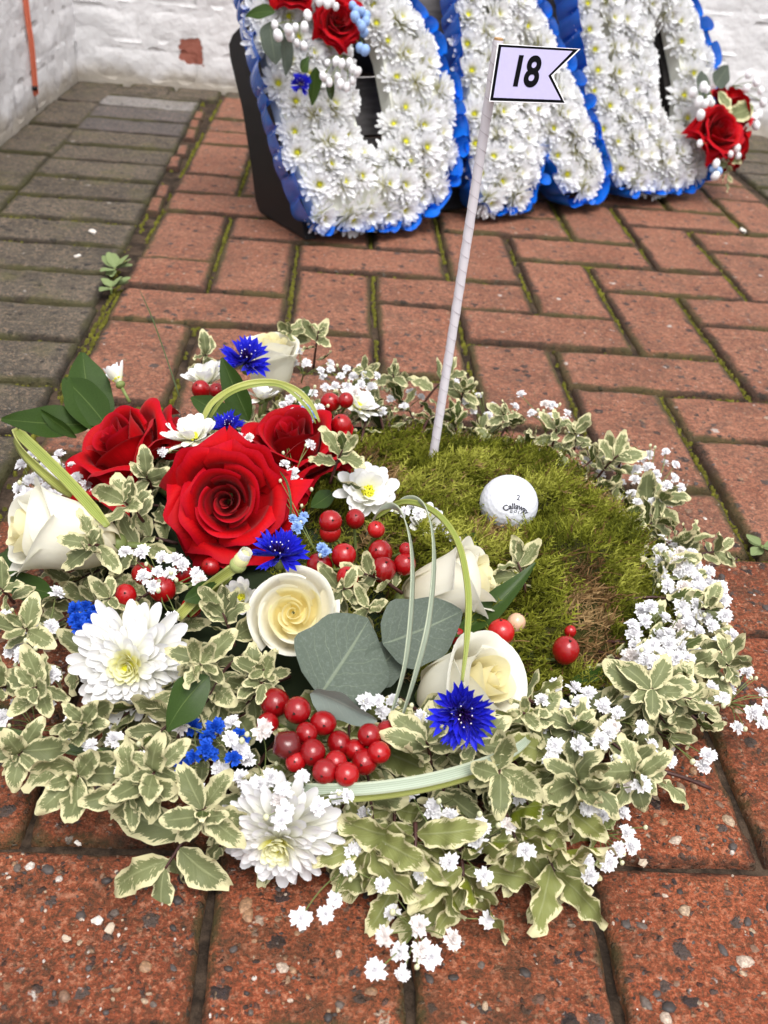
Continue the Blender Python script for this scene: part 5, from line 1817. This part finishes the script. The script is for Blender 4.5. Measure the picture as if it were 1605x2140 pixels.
# shoots between the flowers and others that the photograph shows singly
for x, y, z, dx, dy, dz, n, s, lb in (
        (430, 1390, .055, -10, 10, .02, 9, .030, 'variegated rosette right of the left chrysanthemum'),
        (490, 1350, .058, -25, -60, .015, 8, .030, 'variegated shoot left of the open ivory rose'),
        (520, 1430, .05, 30, 10, .012, 8, .028, 'variegated shoot above the front berry cluster'),
        (225, 1150, .070, -40, 0, .012, 7, .026, 'variegated shoot lying over the left ivory rose'),
        (300, 1090, .064, -40, -30, .016, 8, .032, 'variegated shoot between ivory rose and large red rose'),
        (318, 1020, .066, -12, -14, .010, 5, .030, 'broad variegated shoot under the left red rose'),
        (690, 1010, .074, 25, -60, .024, 6, .030, 'variegated shoot in front of the back red rose'),
        (840, 1240, .062, -80, -30, .014, 7, .026, 'variegated shoot among the middle berries'),
        (700, 1250, .062, 20, -10, .014, 7, .024, 'variegated shoot right of the open ivory rose'),
        (600, 720, .06, 5, -15, .028, 7, .028, 'pale variegated shoot at the back behind the cornflower'),
        (655, 770, .055, 10, -70, .034, 7, .026, 'tallest variegated shoot rising at the back'),
        (420, 770, .06, 10, -20, .026, 6, .028, 'variegated shoot at the back left of the cornflower'),
        (880, 850, .04, 60, -60, .03, 9, .026, 'variegated shoot at the foot of the flag stick'),
        (830, 830, .04, -10, -40, .026, 8, .024, 'variegated shoot left of the flag stick'),
        (1150, 950, .035, 15, -60, .030, 8, .028, 'variegated shoot rising behind the golf ball'),
        (1240, 1010, .033, 50, -50, .028, 8, .030, 'variegated shoot right of the moss'),
        (1330, 1080, .03, 60, -30, .020, 8, .032, 'variegated shoot reaching over the paving on the right'),
        (1400, 1180, .02, 110, -20, .012, 8, .026, 'outermost variegated shoot on the right'),
        (1100, 1240, .048, -20, -55, .014, 5, .028, 'small variegated shoot standing on the moss'),
        (900, 1600, .045, -10, -40, .016, 8, .032, 'variegated shoot under the hanging cornflower'),
        (1050, 1590, .04, -10, 40, .012, 8, .034, 'variegated shoot right of the hanging cornflower'),
        (1130, 1520, .04, -40, -20, .016, 7, .026, 'variegated shoot at the right of the front ivory rose'),
        (1330, 1480, .035, 30, -30, .022, 11, .036, 'large variegated rosette on the right side'),
        (70, 1340, .045, -20, -20, .012, 8, .027, 'variegated shoot under the far left florets'),
        (110, 1440, .042, -40, 10, .010, 9, .028, 'variegated shoot at the left of the left chrysanthemum'),
        (30, 1440, .034, -40, 10, .008, 8, .028, 'variegated shoot cut by the left picture edge'),
        (190, 1500, .044, -20, 30, .008, 8, .027, 'variegated shoot just below the left chrysanthemum petals'),
        (30, 1260, .046, -30, -20, .010, 7, .026, 'variegated shoot beneath the left ivory rose'),
        (230, 1270, .050, 0, -10, .012, 6, .024, 'variegated shoot between blue florets and red berries'),
        (760, 1290, .058, 10, -10, .012, 6, .022, 'small variegated shoot above the largest eucalyptus leaf'),
        (560, 1420, .055, -10, -10, .010, 7, .024, 'variegated shoot below the open ivory rose'),
        (1290, 990, 0.034, 10, -40, 0.02, 9, 0.026, 'variegated shoot behind the right florets'),
        (1200, 940, 0.036, 0, -30, 0.02, 9, 0.024, 'variegated shoot at the back right rim'),
        (1060, 900, 0.038, -10, -30, 0.02, 9, 0.022, 'variegated shoot behind the moss'),
        (960, 850, 0.04, 10, -30, 0.02, 9, 0.022, 'variegated shoot right of the flag stick'),
        (760, 800, 0.05, 0, -20, 0.02, 8, 0.022, 'variegated shoot behind the three berries'),
        (1440, 1290, 0.032, 40, -10, 0.014, 9, 0.028, 'variegated shoot among the right edge florets'),
        (1480, 1400, 0.028, 40, 0, 0.01, 9, 0.03, 'variegated shoot at the right end of the tribute'),
        (60, 1560, .03, -20, 30, .008, 8, .030, 'variegated shoot at the lower left corner'),
        (340, 1600, .04, -20, 30, .010, 9, .032, 'variegated shoot below the left chrysanthemum'),
        (430, 1680, .036, -10, 40, .006, 9, .034, 'variegated shoot left of the drooping chrysanthemum'),
        (300, 1640, .034, -30, 40, .004, 9, .034, 'variegated shoot at the front left below the blue florets'),
        (180, 1600, .030, -20, 40, .004, 9, .032, 'variegated shoot below the dark blade at the left'),
        (1200, 1620, .036, 10, 30, .008, 9, .034, 'variegated shoot right of the front grass blade end'),
        (1300, 1600, .030, 30, 30, .006, 9, .034, 'variegated shoot between the right rosette and the paving'),
        (1190, 1540, .040, 10, -10, .012, 8, .028, 'variegated shoot among the florets at the lower right'),
        (980, 1560, .044, 10, 10, .012, 8, .030, 'variegated shoot just under the hanging cornflower')):
    b = at(x, y, z)
    t_ = at(x + dx, y + dy, z + dz)
    sprig(lb, b, t_ + Vector((0, 0, .004)), n + 1, s * .87, PIT, 500 + k, 'single variegated shoots', facing(0, .3, .9), name='variegated_sprig', lift=.3); k += 1
for x, y, z, dx, dy, n, s_, lb in (
        (868, 1720, .040, 0, 70, 10, .046, 'yellow-green rosette of long leaves at the middle of the front'),
        (1050, 1690, .038, 30, 70, 9, .046, 'yellow-green wavy leaves right of the front rosette'),
        (960, 1770, .030, 10, 80, 9, .046, 'lowest yellow-green leaves hanging over the front edge'),
        (780, 1720, .040, -10, 60, 8, .042, 'yellow-green leaves just right of the drooping chrysanthemum'),
        (1130, 1760, .028, 30, 70, 8, .042, 'yellow-green leaves above the lower right florets')):
    b = at(x, y, z); t_ = at(x + dx, y + dy, z - .006)
    sprig(lb, b, t_, n, s_, PITY, 700 + k, 'long yellow-green shoots at the front', facing(0, .15, 1), lift=.4, wid=.78); k += 1
# the shoot that lies out on the paving at the front left
sprig('variegated shoot lying out on the paving at the front', at(400, 1730, .022), at(345, 1815, .010), 5, .040, PIT, 900, 'single variegated shoots', (0, -.15, 1))
# bare twig ends on the right
for x0, y0, x1, y1, lb in ((1380, 1610, 1485, 1648, 'bare dark twig end poking out at the lower right'), (1540, 1168, 1470, 1190, 'dark twig under the outermost right shoot')):
    a, b = at(x0, y0, .016), at(x1, y1, .009)
    V, Fc = tube(spline([Vector((0, 0, 0)), (b - a) * .5 + Vector((0, 0, .001)), b - a], 4), .0012, 6)
    tag(obj('twig', mesh('twig', V, Fc), None, M_BROWNSTEM, Matrix.Translation(a)), lb, 'twig')

# ------------------------------------------------------------------ baby's breath
def gpx(label, pts, z, root, seed, size=.0052, kind='white', buds=3, jz=.006):
    r = random.Random(seed)
    P = [at(x, y, z + r.uniform(-jz, jz)) for x, y in pts]
    gyp(label, P, at(*root, max(.012, z - .03)), size, kind, seed, buds)


def scat(cx, cy, rx, ry, n, seed, ang=0):
    r = random.Random(seed); out = []
    tries = 0
    while len(out) < n and tries < 4000:
        tries += 1
        a, q = r.uniform(0, 6.283), math.sqrt(r.random())
        x, y = q * rx * math.cos(a), q * ry * math.sin(a)
        p = (cx + x * math.cos(ang) - y * math.sin(ang), cy + x * math.sin(ang) + y * math.cos(ang))
        if all((p[0] - o[0]) ** 2 + (p[1] - o[1]) ** 2 > 19 ** 2 for o in out): out.append(p)
    return out


gpx('baby\'s breath trailing onto the paving at the front', [(820, 1908), (878, 1935), (803, 1955), (836, 1988), (880, 1985), (902, 2000), (945, 1963), (786, 2028), (842, 2033), (1018, 1923)], .020, (880, 1880), 1, .0055, buds=4)
gpx('baby\'s breath over the drooping chrysanthemum', scat(645, 1680, 85, 55, 10, 2), .060, (640, 1650), 2)
gpx('baby\'s breath left of the front grass blade', [(505, 1625), (565, 1625), (540, 1640), (520, 1650), (548, 1527), (520, 1590), (590, 1665)], .05, (560, 1620), 3)
gpx('baby\'s breath right of the drooping chrysanthemum', [(710, 1730), (728, 1815), (735, 1775), (690, 1700), (800, 1850), (760, 1700), (700, 1880), (628, 1918), (680, 1910)], .036, (730, 1790), 4)
gpx('baby\'s breath under the hanging cornflower leaves', [(1005, 1728), (940, 1705), (955, 1735), (1000, 1760), (1070, 1640), (1105, 1645), (1085, 1668)], .042, (1020, 1700), 5)
gpx('baby\'s breath right of the front ivory rose', [(1133, 1465), (1162, 1432), (1172, 1480), (1190, 1495), (1128, 1525), (1160, 1560), (1150, 1590), (1205, 1515), (1235, 1530), (1255, 1550), (1270, 1530), (1210, 1555), (1230, 1580), (1200, 1440)], .050, (1190, 1540), 6, .0058)
gpx('baby\'s breath lower right under the variegated leaves', [(1260, 1705), (1200, 1668), (1240, 1630), (1300, 1700), (1320, 1768), (1290, 1775), (1270, 1800), (1232, 1830), (1225, 1800), (1310, 1740)], .026, (1250, 1720), 7)
gpx('baby\'s breath hanging over the right side of the moss', scat(1385, 1335, 85, 70, 27, 8), .050, (1370, 1370), 8, .0064)
gpx('dense baby\'s breath along the right edge', scat(1440, 1215, 110, 48, 30, 9, .95), .046, (1400, 1230), 9, .0064)
gpx('baby\'s breath strip at the moss\'s right margin', [(1322, 1135), (1345, 1145), (1368, 1160), (1392, 1168), (1385, 1210), (1340, 1160), (1410, 1185), (1420, 1175)], .038, (1370, 1190), 10, .0056)
gpx('baby\'s breath behind the right shoots', scat(1370, 1005, 55, 65, 22, 11, .4), .044, (1340, 1040), 11, .0056)
gpx('baby\'s breath by the golf ball\'s far side shoots', [(1300, 1010), (1320, 1035), (1340, 1060), (1310, 1060), (1350, 1020), (1290, 1040)], .034, (1310, 1070), 12)
gpx('baby\'s breath standing at the back right', [(1090, 825), (1140, 845), (1155, 848), (1112, 865), (1135, 872), (1150, 870), (1185, 865), (1180, 880)], .050, (1140, 930), 13, .0050)
gpx('baby\'s breath at the back beside the red berries', scat(730, 795, 70, 28, 14, 14), .066, (720, 830), 14, .0052)
gpx('baby\'s breath behind the back red rose', scat(630, 845, 40, 40, 9, 15), .078, (640, 870), 15)
gpx('baby\'s breath at the foot of the flag', [(830, 810), (860, 822), (880, 830), (845, 850), (815, 835), (800, 860)], .045, (850, 860), 16)
gpx('baby\'s breath behind the left ivory rose', scat(80, 1005, 60, 55, 18, 17, -.9), .055, (110, 1060), 17, .0056)
gpx('baby\'s breath under the left red rose', [(150, 975), (125, 950), (160, 1000), (180, 1015), (200, 1030), (110, 985)], .06, (150, 1030), 18, .0054)
gpx('baby\'s breath floret cluster below the large red rose', [(262, 1155), (298, 1155), (340, 1165), (365, 1170), (300, 1205), (330, 1195), (320, 1225), (355, 1200), (410, 1200), (420, 1215), (380, 1180), (360, 1290)], .072, (330, 1230), 19, .0054, buds=8)
gpx('baby\'s breath at the far left edge', [(118, 1240), (60, 1300), (70, 1310), (90, 1325), (50, 1335), (30, 1350), (105, 1310), (10, 1290), (110, 1410), (100, 1475), (25, 1360), (45, 1370)], .045, (80, 1360), 20, .0054, buds=6)
gpx('baby\'s breath at the lower left corner', [(45, 1555), (8, 1500), (20, 1445), (155, 1540), (40, 1470), (150, 1510)], .03, (80, 1520), 21, .0054)
gpx('single baby\'s breath florets by the left chrysanthemum', [(548, 1526), (380, 1515), (485, 1510), (480, 1545), (500, 1570)], .055, (470, 1560), 22, .0058)
gpx('baby\'s breath between the two red roses', [(595, 970), (612, 990), (605, 1010), (600, 920), (648, 930)], .082, (620, 1010), 23, .0050)
gpx('baby\'s breath beside the eucalyptus and grass loops', [(765, 1468), (790, 1465), (800, 1490), (880, 1500), (820, 1465)], .062, (800, 1500), 24, .0052)
gpx('baby\'s breath past the right end of the tribute', [(1590, 1450), (1575, 1490), (1590, 1510), (1540, 1520), (1560, 1405), (1525, 1440), (1600, 1475), (1530, 1330), (1555, 1400)], .020, (1480, 1470), 25, .0058, buds=5)
gpx('baby\'s breath under the right rosette', [(1350, 1470), (1300, 1430), (1255, 1435), (1480, 1580), (1470, 1600), (1305, 1640)], .032, (1380, 1500), 26, .0058)
gpx('baby\'s breath right under the small chrysanthemum', [(860, 1060), (875, 1075), (845, 1070), (940, 1120), (930, 1105)], .068, (880, 1110), 27, .0050)
gpx('baby\'s breath above the large red rose', [(480, 915), (500, 912), (340, 945), (630, 1010), (520, 915)], .09, (480, 950), 28, .0044)
gpx('baby\'s breath scattered over the front yellow-green leaves', [(820, 1775), (905, 1690), (880, 1830), (1060, 1725), (940, 1800), (1010, 1830), (860, 1660), (1100, 1780)], .040, (940, 1740), 41, .0052)
gpx('baby\'s breath over the lower right foliage', [(1150, 1665), (1190, 1620), (1120, 1700), (1230, 1690), (1340, 1640), (1400, 1590), (1290, 1590), (1360, 1560)], .040, (1240, 1650), 42, .0054)
gpx('baby\'s breath among the front left leaves', [(300, 1585), (240, 1545), (330, 1640), (420, 1650), (260, 1610), (190, 1560), (460, 1610)], .040, (320, 1590), 43, .0052)
gpx('baby\'s breath at the back rim behind the golf ball', [(1000, 828), (1030, 850), (975, 838), (1060, 880), (1020, 870), (950, 800), (1075, 850), (990, 860)], .046, (1020, 900), 44, .0050)
gpx('baby\'s breath at the back rim right of the golf ball', [(1240, 940), (1265, 960), (1225, 965), (1290, 975), (1255, 990), (1210, 930), (1200, 905)], .042, (1230, 1000), 45, .0052)
gpx('baby\'s breath outside the right rosette', [(1500, 1345), (1520, 1370), (1485, 1440), (1510, 1460), (1475, 1480), (1530, 1410), (1460, 1395), (1440, 1430)], .032, (1450, 1440), 46, .0058)
gpx('baby\'s breath over the middle of the right foliage', [(1230, 1450), (1260, 1475), (1290, 1490), (1215, 1470), (1320, 1450), (1340, 1520), (1280, 1520)], .050, (1270, 1500), 47, .0056)
gpx('baby\'s breath behind the ivory rose and cornflower at the back', [(600, 720), (625, 735), (640, 760), (615, 760), (670, 775), (690, 760)], .068, (630, 800), 48, .0050)
gpx('bright blue dyed florets left of the left chrysanthemum', [(158, 1272), (178, 1268), (198, 1275), (160, 1295), (185, 1292), (205, 1290), (165, 1312), (190, 1310)], .056, (180, 1330), 31, .0056, 'blue', 0, .002)
gpx('bright blue dyed florets beneath the left chrysanthemum', [(405, 1520), (435, 1540), (380, 1600), (405, 1580), (440, 1575), (488, 1585), (348, 1588), (355, 1645), (430, 1565), (450, 1520), (500, 1540)], .048, (420, 1580), 32, .0056, 'blue', 0)
gpx('pale blue dyed florets by the large red rose', [(612, 1085), (628, 1090), (620, 1102), (635, 1080)], .084, (620, 1110), 33, .0044, 'pale', 2, .002)
gpx('pale blue floret among the middle berries', [(673, 1148), (680, 1155), (590, 1015)], .086, (680, 1180), 34, .0046, 'pale', 3)
gpx('pale blue florets behind the back red rose', [(640, 855), (652, 868), (632, 865)], .086, (645, 880), 35, .0046, 'pale', 0, .002)

# ------------------------------------------------------------------ weeds, cord, chips
def weed(label, x, y, n, s, seed):
    r = random.Random(seed); c = at(x, y, 0)
    t = thing('weed', label, 'weed', Matrix.Translation(c), 'weeds in the paving joints')
    for k in range(n):
        a = k * 2.1 + r.uniform(-.4, .4); e = r.uniform(.1, 1.0)
        d = Vector((math.cos(a) * math.cos(e), math.sin(a) * math.cos(e), math.sin(e)))
        q = s * r.uniform(.75, 1.15)
        obj('leaf', r.choice(WEEDL), t, None, Matrix.Translation(Vector((0, 0, .002)) + d * q * .1) @ frame(d, (0, 0, 1)) @ Matrix.Diagonal((q, q * 1.25, q, 1)))
    V, Fc = tube([Vector((0, 0, -.012)), Vector((0, 0, .004))], .0012, 5)
    obj('stem', mesh('stem', V, Fc), t, M_STEM)


weed('pale green weed sprouting between grey and red pavers, upper of two', 240, 566, 10, .024, 1)
weed('pale green weed sprouting between grey and red pavers, lower of two', 232, 605, 10, .022, 2)
weed('small weed in the joint at the right edge', 1590, 1148, 7, .016, 3)

cx_ = -.703
cp = [Vector((cx_, .90, .42)), Vector((cx_, .897, .19)), Vector((cx_ + .002, .899, .12)), Vector((cx_, .904, .047)), Vector((cx_, .906, .034))]
co_ = thing('hanging_cord', 'thin orange cord hanging down the white side wall', 'cord', Matrix.Translation(cp[-1]))
pth = [p - cp[-1] for p in spline(cp, 8)]
obj('strand', mesh('strand', *tube(pth, .0028, 7)), co_, M_CORD)
obj('strand', mesh('strand', *tube([p + Vector((.004, .0035, 0)) for p in pth[:-4]], .0024, 7)), co_, M_CORD)
V, Fc = tube([cp[3] - cp[-1] + Vector((.001, 0, -.003)), cp[3] - cp[-1] + Vector((.001, 0, .004))], .0052, 8)
obj('binding', mesh('binding', V, Fc), co_, M_BLACK)
tb = [(*tube([Vector((0, .001 * k, 0)), Vector((.002, .0018 * k, -.012 - .003 * (k % 2))), Vector((.001, .0025 * k, -.026))], .0005, 4), None) for k in (-2, -1, 0, 1, 2)]
obj('frayed_end', mesh('frayed_end', *merge(tb)[:2]), co_, plain('grey_thread', (.3, .27, .25), .8))


def chip_mesh(seed):
    r = random.Random(seed); V, Fc = sphere((0, 0, 0), 1, 8, 5, (1, .7, .45))
    V = [Vector(v) * (1 + .8 * noise.noise(Vector(v) * 1.9 + Vector((seed * 3.7, 0, 0)))) for v in V]
    return mesh('stone_chip', V, Fc, False)


for k, (x, y, s, mt, lb) in enumerate(((205, 1924, .0030, M_CHIPW, 'white stone chip on the front left paver'), (230, 1940, .0028, M_CHIP, 'cream stone chip beside the white one on the front left paver'), (163, 1762, .002, M_CHIPW, 'pale stone chip in the joint at the lower left'), (1345, 1803, .003, M_CHIP, 'pinkish stone chip on the joint at the lower right'), (194, 484, .007, M_CHIPW, 'white flake lying on a grey paver'), (163, 535, .004, M_CHIPW, 'smaller white flake on a grey paver'), (1552, 482, .008, M_CHIPW, 'white flake on the red paving near the last letter'), (138, 1962, .0024, M_CHIP, 'pinkish stone chip near the lower left corner'))):
    me_ = chip_mesh(k); me_.materials.append(mt)
    tag(obj('stone_chip', me_, None, None, Matrix.Translation(at(x, y, .001)) @ Matrix.Rotation(k * 1.3, 4, 'Z') @ Matrix.Scale(s, 4)), lb, 'stone chip', 'loose chips on the paving')
